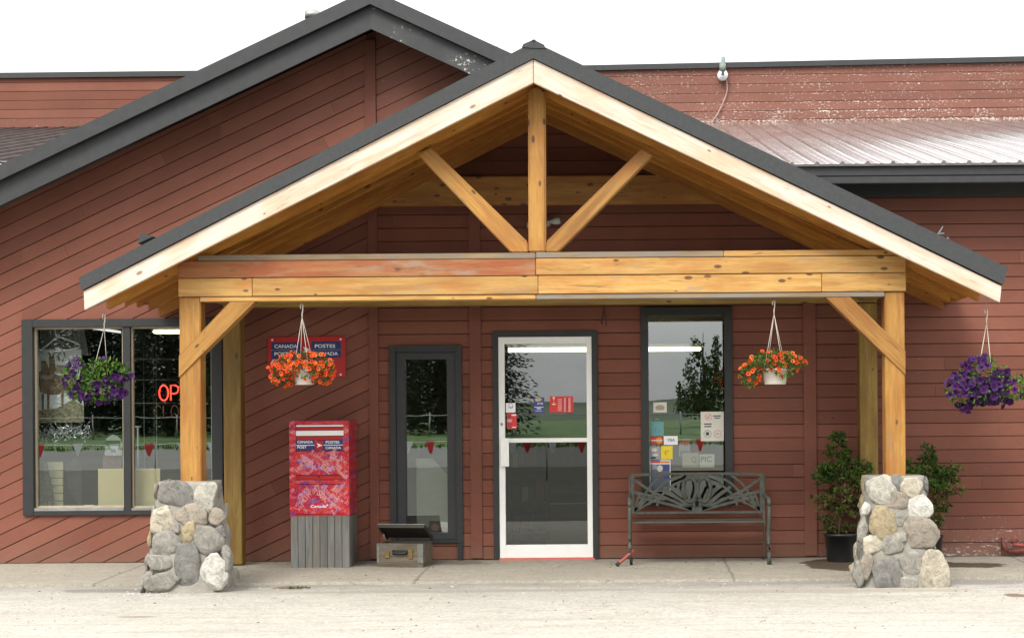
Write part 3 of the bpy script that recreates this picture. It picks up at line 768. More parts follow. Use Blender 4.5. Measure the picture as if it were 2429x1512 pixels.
# ------------------------------------------------------------------ mail box
Rm = rect(687.5, 997, 827.5, 1222, -0.55)
mz_b = -0.03
def mail_mat():
    m, nt, b = newmat('mailbox_print')
    p = objco(nt)
    def layer(ang, sc_, seed):
        v = scaled(nt, p, sc_, (0, ang, 0), (seed, seed * 0.7, seed * 1.3))
        sx = nd(nt, 'ShaderNodeSeparateXYZ'); nt.links.new(v, sx.inputs[0])
        rowz = math_(nt, 'FLOOR', sx.outputs[2])
        xo = math_(nt, 'ADD', sx.outputs[0], math_(nt, 'MULTIPLY', rowz, 0.37))
        ys = math_(nt, 'FLOOR', math_(nt, 'MULTIPLY', sx.outputs[1], 0.3))
        cell = nd(nt, 'ShaderNodeCombineXYZ', {'X': math_(nt, 'FLOOR', xo), 'Y': ys, 'Z': rowz})
        wn = nd(nt, 'ShaderNodeTexWhiteNoise'); nt.links.new(cell.outputs[0], wn.inputs['Vector'])
        return wn.outputs['Value'], nd_fr(nt, xo), nd_fr(nt, sx.outputs[2])
    def nd_fr(nt, s): return math_(nt, 'FRACT', s)
    reds = [(0.0, (0.46, 0.008, 0.022)), (0.30, (0.52, 0.026, 0.018)), (0.45, (0.32, 0.006, 0.05)), (0.58, (0.54, 0.055, 0.085)), (0.70, (0.48, 0.010, 0.04)), (0.80, (0.22, 0.022, 0.15)), (0.87, (0.56, 0.13, 0.15)), (0.94, (0.17, 0.06, 0.27)), (0.97, (0.46, 0.006, 0.02))]
    a, ax, az = layer(PI / 4, (13, 13, 34), 2.0)
    c, cx, cz = layer(-PI / 4, (11, 11, 30), 7.3)
    big = noise_(nt, p, 9.0, 2)
    col = mixc(nt, ramp(nt, big, [(0.49, g(0)), (0.51, g(1))]), ramp(nt, a, reds, 'CONSTANT'), ramp(nt, c, reds, 'CONSTANT'))
    # faint lettering-like speckle inside the blocks
    sp = noise_(nt, scaled(nt, p, (1, 1, 1), (0, PI / 4, 0)), 75, 1)
    col = mixc(nt, ramp(nt, sp, [(0.60, g(0)), (0.64, g(0.5))]), col, (0.60, 0.22, 0.22))
    nt.links.new(col, b.inputs['Base Color']); b.inputs['Roughness'].default_value = 0.3
    return m
M_MAIL = mail_mat()
M_REDP = plain('post_red', (0.42, 0.014, 0.014), 0.32, var=0.06)
M_BLUE = plain('post_blue', (0.020, 0.030, 0.135), 0.35, var=0.08)
M_LET = plain('white_lettering', (0.80, 0.80, 0.82), 0.4, var=0.02)
M_PINK = plain('pink_lettering', (0.62, 0.26, 0.26), 0.4, var=0.1)
M_LILAC = plain('lilac_print', (0.36, 0.26, 0.62), 0.4, var=0.15)
mbx = thing('mailbox', 'red patterned street mailbox on a grey plank plinth by the wall', 'mailbox', ((Rm[0] + Rm[2]) / 2, -0.33, mz_b))
x0, z0, x1, z1 = Rm
mb = MB(); mb.box(x0, -0.52, z0, x1, -0.09, z1)
body = obj('body', mb, M_MAIL, mbx, bevel=0.006)
MBX = lambda zx_, zy_, Y=-0.55: W(666.8 + zx_ * 0.1661, 978.6 + zy_ * 0.1661, Y)
def mbrect(name, a, b_, c, d, y0, mat, par=None, y1=-0.518, bev=0.002, label=None):
    p, q = MBX(a, d, y0), MBX(c, b_, y0); mb = MB(); mb.box(p.x, y0, p.z, q.x, y1, q.z)
    return obj(name, mb, mat, par or mbx, bevel=bev, label=label)
mbrect('front_stile', 122, 118, 205, 1472, -0.545, M_MAIL); mbrect('front_stile', 886, 118, 964, 1472, -0.545, M_MAIL)
mbrect('front_header', 206, 118, 885, 168, -0.545, M_MAIL)
mbrect('slot_lip', 212, 170, 884, 196, -0.552, M_LET); mbrect('slot_recess', 206, 196, 885, 250, -0.525, M_REDP)
mbrect('mail_flap', 210, 250, 888, 326, -0.556, M_WHITE, label='white pull-down mail slot flap')
mbrect('front_rail', 206, 327, 885, 384, -0.532, M_REDP)
mbrect('front_panel', 206, 545, 885, 884, -0.548, M_MAIL); mbrect('front_rail', 206, 886, 885, 952, -0.530, M_REDP)
mb = MB(); p = MBX(542, 912, -0.53); mb.tube([(p.x, -0.537, p.z), (p.x, -0.52, p.z)], 0.008, 12); obj('lock', mb, M_WIN, mbx)
mbrect('front_panel', 206, 954, 885, 1018, -0.553, M_MAIL); mbrect('front_panel', 206, 1019, 885, 1438, -0.547, M_MAIL); mbrect('front_rail', 206, 1440, 964, 1474, -0.548, M_REDP)
def post_logo(par, fx, y, zl_, zr_, wid):
    """CANADA POST / POSTES CANADA band: fx maps crop pixels to world, boxes given in crop pixels"""
    (la, lb, lc, ld), (ra, rb, rc, rd), (cx, cy, cr), ln = zl_, zr_, wid[0], wid[1]
    mb = MB()
    for a, b_, c, d in (zl_, zr_):
        p, q = fx(a, d), fx(c, b_); mb.prism([(p.x, p.z), (q.x, p.z), (q.x, q.z), (p.x, q.z)], y - 0.002, y)
    obj('blue_band', mb, M_BLUE, par)
    mb = MB(); p, q = fx(la - 4, ln + 7), fx(rc + 4, ln - 7); mb.prism([(p.x, p.z), (q.x, p.z), (q.x, q.z), (p.x, q.z)], y - 0.0035, y - 0.001); obj('white_rule', mb, M_LET, par)
    mb = MB(); p = fx(cx, cy); r = (fx(cx + cr, cy).x - p.x); disc(mb, p.x, p.z, r, y - 0.0055, y - 0.001, 32); obj('emblem_disc', mb, M_REDP, par)
    mb = MB()
    w = [(-0.62, 0.55), (0.1, 0.35), (0.92, -0.05), (0.05, -0.35), (-0.55, -0.62), (-0.2, -0.05)]
    mb.prism([(p.x + a * r * 0.85, p.z + b_ * r * 0.85) for a, b_ in w], y - 0.0075, y - 0.005); obj('emblem_wing', mb, M_LET, par)
post_logo(mbx, lambda a, b_: MBX(a, b_, -0.535), -0.534, (206, 386, 472, 534), (604, 386, 884, 534), ((540, 460, 62), 458))
for s_, a, b_, w_ in (('CANADA', 230, 430, 225), ('POST', 230, 506, 132), ('POSTES', 635, 433, 196), ('CANADA', 632, 513, 222)):
    p = MBX(a, b_, -0.537); text(s_, p.x, p.z, 33 * 0.1661 * 15.46 / FPX, -0.5385, M_LET, mbx, width=w_ * 0.1661 * 15.46 / FPX, bold=0.02)
p = MBX(420, 1350, -0.55); text('Canada', p.x, p.z, 40 * 0.1661 * 15.45 / FPX, -0.5485, M_LET, mbx, width=225 * 0.1661 * 15.45 / FPX, bold=0.015)
mb = MB(); p = MBX(648, 1316, -0.55); mb.box(p.x, -0.5487, p.z - 0.006, p.x + 0.003, -0.547, p.z + 0.008); mb.box(p.x + 0.004, -0.5487, p.z - 0.004, p.x + 0.012, -0.547, p.z + 0.008); obj('flag_mark', mb, M_LET, mbx)
# printed postal codes, slanted both ways
mb, mb2 = MB(), MB(); rr = random.Random(12)
code = lambda: rr.choice('ABCEGHJKLMNPRSTVXY') + rr.choice('0123456789') + rr.choice('ABCEGHJKLMNPRSTVXY')
fixed = [('G5N', 290, 660, -0.75, 75), ('B2Z', 555, 770, -0.7, 70), ('S0K', 500, 1150, -0.8, 80), ('H0K', 235, 850, 0.8, 58), ('V5Z', 700, 720, 0.8, 60), ('L1H', 340, 1270, 0.85, 60), ('K1A', 745, 1330, 0.9, 55)]
for s_, a, b_, an, h_ in fixed:
    p = MBX(a, b_, -0.55); text(s_, p.x, p.z, h_ * 0.1661 * 15.45 / FPX, -0.5495 if b_ < 884 else -0.5485, None, None, ang=an, bold=0.03, mb=mb)
for k in range(90):
    a, b_ = rr.uniform(215, 850), rr.choice([rr.uniform(590, 860), rr.uniform(1060, 1420)])
    if 380 < a < 690 and b_ > 1255: continue
    p = MBX(a, b_, -0.55); text(code(), p.x, p.z, rr.uniform(26, 46) * 0.1661 * 15.45 / FPX, (-0.5488 if b_ < 884 else -0.5478) - 0.00001 * k, None, None, ang=rr.choice([0.78, -0.78]) + rr.uniform(-0.08, 0.08), bold=0.02, mb=mb if k % 6 else mb2)
for k in range(14):
    a = rr.choice([rr.uniform(126, 165), rr.uniform(890, 930)]); b_ = rr.uniform(150, 1440)
    p = MBX(a, b_, -0.55); text(code()[:2], p.x, p.z, 40 * 0.1661 * 15.45 / FPX, -0.5462 - 0.00001 * k, None, None, ang=0.78, bold=0.02, mb=mb)
mb.v = [v for v in mb.v]
obj('printed_code', mb, M_PINK, mbx); obj('printed_code', mb2, M_LILAC, mbx)
pz0 = mz_b
pxa, pxb = x0 + 0.002, x1 - 0.002
pl_ = obj('plinth', (lambda mb: (mb.box(pxa + 0.01, -0.53, pz0 + 0.012, pxb - 0.01, -0.10, z0 - 0.002), mb)[1])(MB()), M_PLINTH, mbx, label='grey weathered plank plinth under the mailbox')
npl = 8
for i in range(npl):
    a = pxa + (pxb - pxa) * i / npl
    w_ = (pxb - pxa) / npl
    board('plank', [(a + 0.002, pz0 + (0 if i in (0, npl - 1) else 0.012)), (a + w_ - 0.002, pz0 + (0 if i in (0, npl - 1) else 0.012)), (a + w_ - 0.002, z0 - 0.003), (a + 0.002, z0 - 0.003)], -0.552, -0.531, M_PLINTH, pl_, ang=PI / 2, bevel=0.002)
for i in range(3):
    a = -0.53 + 0.145 * i
    mb = MB(); mb.box(pxb - 0.009, a + 0.001, pz0, pxb + 0.004, a + 0.142, z0 - 0.003); obj('plank', mb, M_PLINTH, pl_, M=Matrix.Translation((pxb, a, pz0)) @ Matrix.Rotation(-PI / 2, 4, 'Y'))

# ------------------------------------------------------------------ wall sign
SG = lambda a, b_, Y=-0.025: W(720 * 0.866 + a * 0.1323 * 0.866, 880 * 0.866 + b_ * 0.1323 * 0.866, Y)
a, b_, c, d = SG(92, 1135), SG(1712, 1145), SG(1700, 300), SG(92, 325)
sign = thing('wall_sign', 'red and blue post office sign screwed to the slanted boards behind the orange flower basket', 'sign', ((a.x + b_.x) / 2, -0.012, (a.z + d.z) / 2))
mb = MB(); mb.prism([(a.x, a.z), (b_.x, b_.z), (c.x, c.z), (d.x, d.z)], -0.016, -0.004); obj('panel', mb, M_REDP, sign, bevel=0.002)
post_logo(sign, SG, -0.017, (172, 425, 770, 765), (1008, 410, 1612, 750), ((888, 580, 120), 585))
k_ = 0.1323 * 0.866 * 15.98 / FPX
for s_, a, b_, w_ in (('CANADA', 235, 548, 475), ('POST', 235, 705, 290), ('POSTES', 1072, 542, 420), ('CANADA', 1072, 700, 480)):
    p = SG(a, b_); text(s_, p.x, p.z, 70 * k_, -0.0205, M_LET, sign, width=w_ * k_, bold=0.015)
p = SG(150, 870); text('Postal Outlet', p.x, p.z, 85 * k_, -0.0175, M_LET, sign, width=1320 * k_, shear=0.3)
p = SG(130, 1035); text('Comptoir postal', p.x, p.z, 85 * k_, -0.0175, M_LET, sign, width=1340 * k_, shear=0.3)
for a, b_ in ((188, 380), (1605, 365), (188, 1090), (1605, 1095)):
    mb = MB(); p = SG(a, b_); disc(mb, p.x, p.z, 0.010, -0.020, -0.015, 12); obj('screw', mb, M_LET, sign)

# ------------------------------------------------------------------ trunk with its lid ajar
TX, TZ = W(951, 1336, -0.6).x, -0.025
trunk = thing('trunk', 'old wooden box trunk with its dark lid propped ajar under the narrow window', 'trunk', (TX, -0.45, TZ))
M_TR = wood('worn_trunk_wood', (0.185, 0.15, 0.105), (0.11, 0.085, 0.055), (0.04, 0.03, 0.02), knots=0.6, grain=0.9, grey=0.4, greycol=(0.16, 0.165, 0.14))
M_BRASS = plain('old_brass', (0.20, 0.14, 0.045), 0.5, 0.5, var=0.3, scale=40)
M_TIN = plain('scuffed_tin', (0.15, 0.155, 0.13), 0.6, 0.2, var=0.4, scale=30)
TM = Matrix.Translation((TX + 0.015, -0.42, TZ)) @ Matrix.Rotation(math.radians(-11), 4, 'Z')
w_, d_, h_ = 0.222, 0.15, 0.232
def tr(name, boxes, mat, par=trunk, bev=0.003):
    mb = MB()
    for b6 in boxes: mb.box(*b6, M=TM)
    return obj(name, mb, mat, par, M=TM, bevel=bev)
tr('chest_body', [(-w_, -d_, 0, w_, -d_ + 0.014, h_), (-w_, d_ - 0.014, 0, w_, d_, h_), (-w_, -d_ + 0.014, 0, -w_ + 0.014, d_ - 0.014, h_), (w_ - 0.014, -d_ + 0.014, 0, w_, d_ - 0.014, h_), (-w_ + 0.014, -d_ + 0.014, 0.004, w_ - 0.014, d_ - 0.014, 0.02)], M_TR)
tr('bottom_strip', [(-w_ - 0.004, -d_ - 0.007, 0.002, w_ + 0.004, -d_ - 0.0005, 0.042)], M_TR)
tr('corner_plate', [(w_ - 0.05, -d_ - 0.0045, 0.05, w_ + 0.003, -d_ - 0.0005, h_ - 0.004), (w_ + 0.0004, -d_ - 0.003, 0.05, w_ + 0.004, -d_ + 0.05, h_ - 0.004)], M_TIN, bev=0)
tr('corner_plate', [(-w_ - 0.004, -d_ - 0.0045, 0.05, -w_ + 0.022, -d_ - 0.0005, h_ - 0.004)], M_TIN, bev=0)
tr('latch', [(-0.145, -d_ - 0.012, 0.095, -0.10, -d_ - 0.0005, 0.16)], M_BRASS); tr('latch', [(0.085, -d_ - 0.012, 0.09, 0.125, -d_ - 0.0005, 0.16), (0.08, -d_ - 0.016, 0.15, 0.13, -d_ - 0.001, 0.178)], M_BRASS)
tr('lock_plate', [(-0.075, -d_ - 0.004, 0.125, 0.075, -d_ - 0.0005, 0.17)], M_WIN)
mb = MB(); mb.tube([TM @ Vector(p) for p in [(-0.07, -d_ - 0.008, 0.162), (-0.06, -d_ - 0.02, 0.145), (0.0, -d_ - 0.022, 0.138), (0.06, -d_ - 0.02, 0.145), (0.07, -d_ - 0.008, 0.162)]], 0.007, 8); obj('handle', mb, M_WIN, trunk)
LM = TM @ Matrix.Translation((0, d_, h_ + 0.004)) @ Matrix.Rotation(math.radians(-27), 4, 'X')
mb = MB(); mb.box(-w_ - 0.006, -2 * d_ - 0.01, 0.026, w_ + 0.006, 0.0, 0.036, M=LM)
mb.box(-w_ - 0.006, -2 * d_ - 0.01, 0.0, w_ + 0.006, -2 * d_ + 0.002, 0.026, M=LM)
for s_ in (-1, 1): mb.box(min(s_ * (w_ + 0.006), s_ * (w_ - 0.006)), -2 * d_ + 0.002, 0.0, max(s_ * (w_ + 0.006), s_ * (w_ - 0.006)), 0.0, 0.026, M=LM)
lid = obj('lid', mb, plain('trunk_lid_dark', (0.030, 0.022, 0.018), 0.7), trunk, bevel=0.002)
mb = MB(); mb.box(-w_ - 0.008, -2 * d_ - 0.013, 0.030, w_ + 0.008, -2 * d_ - 0.006, 0.038, M=LM); obj('lid_edge', mb, M_TIN, lid)
mb = MB(); mb.tube([TM @ Vector((-w_ + 0.03, -0.02, h_ - 0.02)), TM @ Vector((-w_ + 0.03, -0.05, h_ + 0.08))], 0.004, 6); obj('lid_stay', mb, M_STEEL, trunk)

# ------------------------------------------------------------------ bench
M_BEN = plain('bench_iron', (0.078, 0.083, 0.068), 0.85, 0.0, var=0.3, scale=20, bmp=0.1)
M_SLAT = wood('bench_slat', (0.10, 0.075, 0.055), (0.06, 0.045, 0.035), (0.03, 0.02, 0.015), knots=0.2)
BY = -0.17
bench = thing('bench', 'dark iron bench with a fan-patterned cast back under the tall window', 'bench', (W(1652, 1330, -0.4).x, -0.38, 0))
bl, br = W(1497, 1160, BY).x, W(1808, 1160, BY).x; bt, bbm = W(1652, 1122, BY).z, W(1652, 1214, BY).z
bc = (bl + br) / 2
P3 = lambda x, z, y=BY: (x, y, z)
mb = MB()
mb.bar(P3(bl, bbm), P3(br, bbm), 0.022, 0.028)
arch = [P3(bl + (br - bl) * t, bt - 0.012 + 0.012 * math.sin(PI * t) ** 0.6) for t in [i / 18 for i in range(19)]]
for a, b_ in zip(arch, arch[1:]): mb.bar(a, b_, 0.024, 0.028)
for x in (bl + 0.012, br - 0.012): mb.bar(P3(x, bbm), P3(x, bt - 0.015), 0.030, 0.029)
frm = obj('back_frame', mb, M_BEN, bench)
mb = MB(); H_ = bt - bbm
fan = (bc, bbm + 0.012)
tops = lambda t: bt - 0.012 + 0.012 * max(0, math.sin(PI * t)) ** 0.6
for k, f in enumerate((-1, 1)):
    for an, ln in ((14, 0.58), (24, 0.50), (36, 0.40), (49, 0.30), (62, 0.24)):
        a = math.radians(an); p = (fan[0] + f * 0.04 * math.cos(a), fan[1] + 0.01)
        q = (fan[0] + f * ln * math.cos(a), fan[1] + ln * math.sin(a))
        zmax = tops((q[0] - bl) / (br - bl))
        if q[1] > zmax: s_ = (zmax - p[1]) / (q[1] - p[1]); q = (p[0] + (q[0] - p[0]) * s_, zmax)
        mb.bar(P3(p[0], p[1]), P3(q[0], q[1]), 0.026, 0.016)
    cx = bl + 0.02 if f < 0 else br - 0.02
    for an, ln in ((28, 0.30), (42, 0.26), (56, 0.22), (72, 0.18)):      # small fans in the lower corners
        a = math.radians(an); mb.bar(P3(cx, bbm + 0.012), P3(cx - f * ln * math.cos(a), bbm + 0.012 + ln * math.sin(a)), 0.020, 0.017)
    mb.bar(P3(cx, bt - 0.05), P3(cx - f * 0.22, bbm + 0.17), 0.026, 0.018)
    mb.bar(P3(cx, bbm + 0.20), P3(cx - f * 0.30, bbm + 0.13), 0.028, 0.018)
for rr_ in (0.36, 0.43, 0.50):                                              # web arcs
    pts = []
    for i in range(41):
        a = math.radians(10 + 160 * i / 40); x, z = fan[0] + rr_ * 1.08 * math.cos(a), fan[1] + rr_ * 0.86 * math.sin(a)
        if bl + 0.02 < x < br - 0.02 and z < tops((x - bl) / (br - bl)): pts.append(P3(x, z))
        else:
            for p, q in zip(pts, pts[1:]): mb.bar(p, q, 0.022, 0.015)
            pts = []
    for p, q in zip(pts, pts[1:]): mb.bar(p, q, 0.022, 0.015)
obj('back_fan', mb, M_BEN, bench)
mb = MB()
for f in (-1, 1):
    cx, cz = bc + f * 0.068, bbm + 0.215
    ring = [(cx + 0.062 * math.cos(a) * (1 + 0.1 * math.sin(a)), BY - 0.004, cz + 0.115 * math.sin(a)) for a in [2 * PI * i / 28 for i in range(28)]]
    mb.tube(ring, 0.019, 8, closed=True)
    for i in range(0, 28, 2):                                               # leaves of the wreath
        a = 2 * PI * i / 28; p = ring[i]; q = Vector((math.cos(a) * 0.022, -0.006, math.sin(a) * 0.022))
        t = Vector((-math.sin(a), 0, math.cos(a))) * 0.02; v = Vector(p)
        mb.add([v - t * 0.6, v + q - t, v + q * 1.1 + t, v + t * 0.6], [(0, 1, 2, 3)])
    mb.tube([(bc + f * 0.008, BY, bbm + 0.02), (bc + f * 0.03, BY - 0.004, bbm + 0.09), (bc + f * 0.006, BY - 0.004, bbm + 0.19), (bc + f * 0.02, BY, bbm + 0.30)], 0.010, 8)
mb.bar(P3(bc - 0.10, bt - 0.02), P3(bc + 0.10, bt - 0.02), 0.05, 0.02)
mb.bar(P3(bc - 0.05, bbm + 0.03), P3(bc + 0.05, bbm + 0.03), 0.045, 0.02)
obj('back_wreath', mb, M_BEN, bench)
sy0, sy1 = -0.22, -0.60
sz = 0.385
for k in range(6):
    y = sy0 - (sy0 - sy1) * k / 5
    mb = MB(); mb.box(bl + 0.01, y - 0.026, sz - 0.012 + 0.006 * (k in (0, 5)), br - 0.01, y + 0.026, sz + 0.006)
    obj('seat_slat', mb, M_SLAT if k < 5 else M_BEN, bench, bevel=0.004)
def smooth(pts, n=4):
    out = []
    P = [Vector(p) for p in pts]
    for i in range(len(P) - 1):
        p0, p1, p2, p3 = P[max(i - 1, 0)], P[i], P[i + 1], P[min(i + 2, len(P) - 1)]
        for k in range(n):
            t = k / n
            out.append(0.5 * (2 * p1 + (p2 - p0) * t + (2 * p0 - 5 * p1 + 4 * p2 - p3) * t * t + (3 * p1 - p0 - 3 * p2 + p3) * t ** 3))
    out.append(P[-1]); return out
for x, f in ((bl - 0.012, -1), (br + 0.012, 1)):
    mb = MB(); mb.tube(smooth([(x, BY + 0.03, 0.0), (x, BY + 0.0, 0.12), (x, BY - 0.03, 0.30), (x, BY - 0.01, 0.45), (x, BY + 0.005, bt - 0.01)]), 0.014, 8, rs=None); obj('rear_leg', mb, M_BEN, bench)
    mb = MB(); fx = x + f * 0.008
    mb.tube(smooth([(fx, sy1 + 0.02, -0.005 if f > 0 else 0.10), (fx, sy1 - 0.03, 0.06 if f > 0 else 0.14), (fx, sy1 + 0.035, 0.22), (fx, sy1 - 0.01, 0.36), (fx, sy1 - 0.04, 0.46), (fx, sy1 - 0.02, 0.56), (fx, sy1 + 0.03, 0.585)]), 0.016, 10)
    if f > 0: mb.tube([(fx + 0.004, sy1 + 0.02, -0.02), (fx + 0.004, sy1 + 0.022, 0.03)], 0.022, 10)
    obj('front_leg', mb, M_BEN, bench)
    mb = MB(); mb.tube(smooth([(fx, sy1 - 0.03, 0.57), (fx, sy1 + 0.02, 0.60), (fx, sy1 + 0.2, 0.60), (x, BY, 0.62)]), 0.016, 10)
    mb.tube([(fx - 0.014, sy1 - 0.032, 0.565), (fx + 0.014, sy1 - 0.032, 0.565)], 0.034, 14); obj('armrest', mb, M_BEN, bench)
fx = bl - 0.02
mb = MB(); mb.tube(smooth([(fx + 0.03, sy1 + 0.02, 0.125), (fx + 0.0, sy1 - 0.01, 0.10), (fx - 0.05, sy1 - 0.02, 0.055), (fx - 0.105, sy1 - 0.03, 0.012)]), 0.015, 10)
obj('splayed_foot', mb, plain('faded_red_iron', (0.30, 0.060, 0.050), 0.6, var=0.3, scale=30), bench, label='bent front foot painted faded red')
mb = MB(); mb.tube([(fx - 0.10, sy1 - 0.03, 0.018), (fx - 0.128, sy1 - 0.035, -0.008)], 0.018, 8); obj('rubber_foot', mb, M_WIN, bench); mb = MB(); mb.tube([(fx + 0.012, sy1 + 0.05, -0.01), (fx + 0.012, sy1 + 0.05, 0.06)], 0.014, 8)
obj('rubber_foot', mb, M_WIN, bench)
# ------------------------------------------------------------------ plants
def leafmat(name, col, var=0.35):
    m, nt, b = newmat(name)
    n = noise_(nt, pos(nt), 30, 2)
    nt.links.new(ramp(nt, n, [(0.3, tuple(c * (1 - var) for c in col)), (0.7, tuple(c * (1 + var) for c in col))]), b.inputs['Base Color'])
    b.inputs['Roughness'].default_value = 0.55; b.inputs['Specular IOR Level'].default_value = 0.2
    tl = nd(nt, 'ShaderNodeBsdfTranslucent', {'Color': c4(tuple(min(1, c * 1.6) for c in col))})
    mx = nd(nt, 'ShaderNodeMixShader', {0: 0.22, 1: b.outputs[0], 2: tl.outputs[0]})
    nt.links.new(mx.outputs[0], nt.nodes['Material Output'].inputs['Surface'])
    return m
L_BRIGHT = leafmat('bright_leaf', (0.095, 0.19, 0.025)); L_MID = leafmat('mid_leaf', (0.045, 0.10, 0.018)); L_DARK = leafmat('dark_leaf', (0.018, 0.040, 0.010))
L_BROWN = leafmat('withered_leaf', (0.13, 0.085, 0.035)); L_OLIVE = leafmat('olive_leaf', (0.13, 0.145, 0.035))
F_OR = leafmat('orange_petal', (0.58, 0.064, 0.008), 0.25); F_OR2 = leafmat('apricot_petal', (0.60, 0.125, 0.020), 0.2); F_THR = leafmat('red_throat', (0.20, 0.008, 0.006), 0.2)
F_PU = leafmat('purple_petal', (0.034, 0.004, 0.058), 0.55); F_PU2 = leafmat('violet_petal', (0.062, 0.010, 0.105), 0.4); F_PUD = leafmat('deep_purple_throat', (0.014, 0.003, 0.028), 0.3)
M_WIRE = plain('white_plastic', (0.50, 0.46, 0.40), 0.4, var=0.05)
def basis(n):
    n = n.normalized(); u = Vector((0, 0, 1)) if abs(n.z) < 0.9 else Vector((1, 0, 0))
    a = n.cross(u).normalized(); return a, n.cross(a).normalized(), n
def leaf(mb, c, d, n, l, w):
    d = d.normalized(); s_ = d.cross(n).normalized() * w / 2; up = n.normalized() * l * 0.12
    mb.add([c, c + d * l * 0.45 + s_ + up, c + d * l - up * 0.5, c + d * l * 0.45 - s_ + up], [(0, 1, 2), (0, 2, 3)])
def flower(mb, c, n, r, petal, throat, rr, ruffle=0.15):
    a, b_, n = basis(n); k0 = 15; ph = rr.uniform(0, 6.28)
    ring, inner = [], []
    for k in range(k0):
        an = ph + 2 * PI * k / k0; w = 1 + 0.10 * math.cos(an * 5 - ph * 5) + rr.uniform(-0.05, 0.05)
        d = a * math.cos(an) + b_ * math.sin(an)
        ring.append(c + d * r * w + n * (r * 0.10 + ruffle * r * math.sin(an * 5 + 1)))
        inner.append(c + d * r * 0.42 - n * r * 0.10)
    cen = c - n * r * 0.45
    mb.smooth = True
    mb.m = petal; mb.add(ring + inner, [(k, (k + 1) % k0, k0 + (k + 1) % k0, k0 + k) for k in range(k0)])
    mb.m = throat; mb.add(inner + [cen], [(k, (k + 1) % k0, k0) for k in range(k0)])
    mb.smooth = False
def rnd_dir(rr):
    while True:
        v = Vector((rr.uniform(-1, 1), rr.uniform(-1, 1), rr.uniform(-1, 1)))
        if 0.05 < v.length < 1: return v.normalized()
def basket(label, hook, potc, pr_, ph_, blobs, nfl, nlf, fr_, mats, hang, seed, straps, flower_bias=None, leafmats=(L_BRIGHT, L_MID, L_DARK), group='hanging flower baskets', ll=(0.03, 0.05), topleaf=0.4):
    """hook and potc: points; blobs: ellipsoids (offset, radii) carrying leaves and flowers"""
    rr = random.Random(seed)
    t = thing('hanging_basket', label, 'flower basket', hook, group)
    hx, hy, hz = hook; px, py, pz = potc
    mb = MB(); mb.lathe([(pr_ * 0.80, 0), (pr_ * 0.82, 0.004), (pr_ * 0.98, ph_ * 0.86), (pr_ * 1.05, ph_ * 0.87), (pr_ * 1.05, ph_), (pr_ * 0.97, ph_), (pr_ * 0.93, ph_ * 0.8)], px, py, 28, pz)
    obj('pot', mb, M_WIRE, t)
    mb = MB(); top = hz - hang
    mb.tube([(hx - 0.012, hy, hz - 0.035), (hx - 0.013, hy, hz - 0.005), (hx - 0.003, hy, hz + 0.008), (hx + 0.008, hy, hz - 0.004), (hx + 0.006, hy, hz - 0.05), (hx, hy, hz - 0.08), (hx, hy, top)], 0.0052, 8)
    for k in range(straps):
        a = 2 * PI * (k + 0.35) / straps
        mb.tube([(hx, hy, top + 0.02), (px + pr_ * math.cos(a), py + pr_ * math.sin(a) * 0.9, pz + ph_)], 0.0024, 6)
    obj('hanger', mb, M_WIRE, t)
    lv = MB()
    tot = sum(b_[1].x * b_[1].z for b_ in blobs)
    for off, rad in blobs:
        c = Vector((px, py, pz + ph_)) + off
        for k in range(int(nlf * rad.x * rad.z / tot)):
            d = rnd_dir(rr); s_ = rr.uniform(0.35, 1.0) ** 0.5
            p = c + Vector((d.x * rad.x, d.y * rad.y, d.z * rad.z)) * s_
            lv.m = rr.choices((0, 1, 2), (2.5, 2, 1.4))[0]
            leaf(lv, p, d + rnd_dir(rr) * 0.9, rnd_dir(rr) + Vector((0, -0.4, 0.6)), rr.uniform(*ll), rr.uniform(0.5, 0.7) * ll[0])
    obj('foliage', lv, list(leafmats), t)
    fl = MB()
    for off, rad in blobs:
        c = Vector((px, py, pz + ph_)) + off; n = int(nfl * rad.x * rad.z / tot); done = 0; tries = 0
        while done < n and tries < 4000:
            tries += 1
            d = rnd_dir(rr)
            if d.y > 0.35: continue
            if flower_bias and rr.random() > flower_bias(d, c.x - px): continue
            out_ = rr.uniform(0.92, 1.08) if rr.random() > 0.09 else rr.uniform(1.08, 1.42)
            p = c + Vector((d.x * rad.x, d.y * rad.y, d.z * rad.z)) * out_ + (Vector((0, 0, -0.02)) if out_ > 1.1 else Vector((0, 0, 0)))
            if out_ > 1.1:                                   # a trailing stem carries the stray bloom
                fl.m = 3; s0 = c + (p - c) * 0.6; fl.tube([s0, (s0 + p) / 2 + Vector((0, 0, 0.015)), p], 0.0018, 4)
            flower(fl, p, d * 0.8 + Vector((0, -1.0, 0.15)) + rnd_dir(rr) * 0.45, rr.uniform(*fr_), rr.choices((0, 1), (3, 1.3))[0], 2, rr)
            done += 1
    obj('blossoms', fl, mats, t)
    return t
OY = -1.88
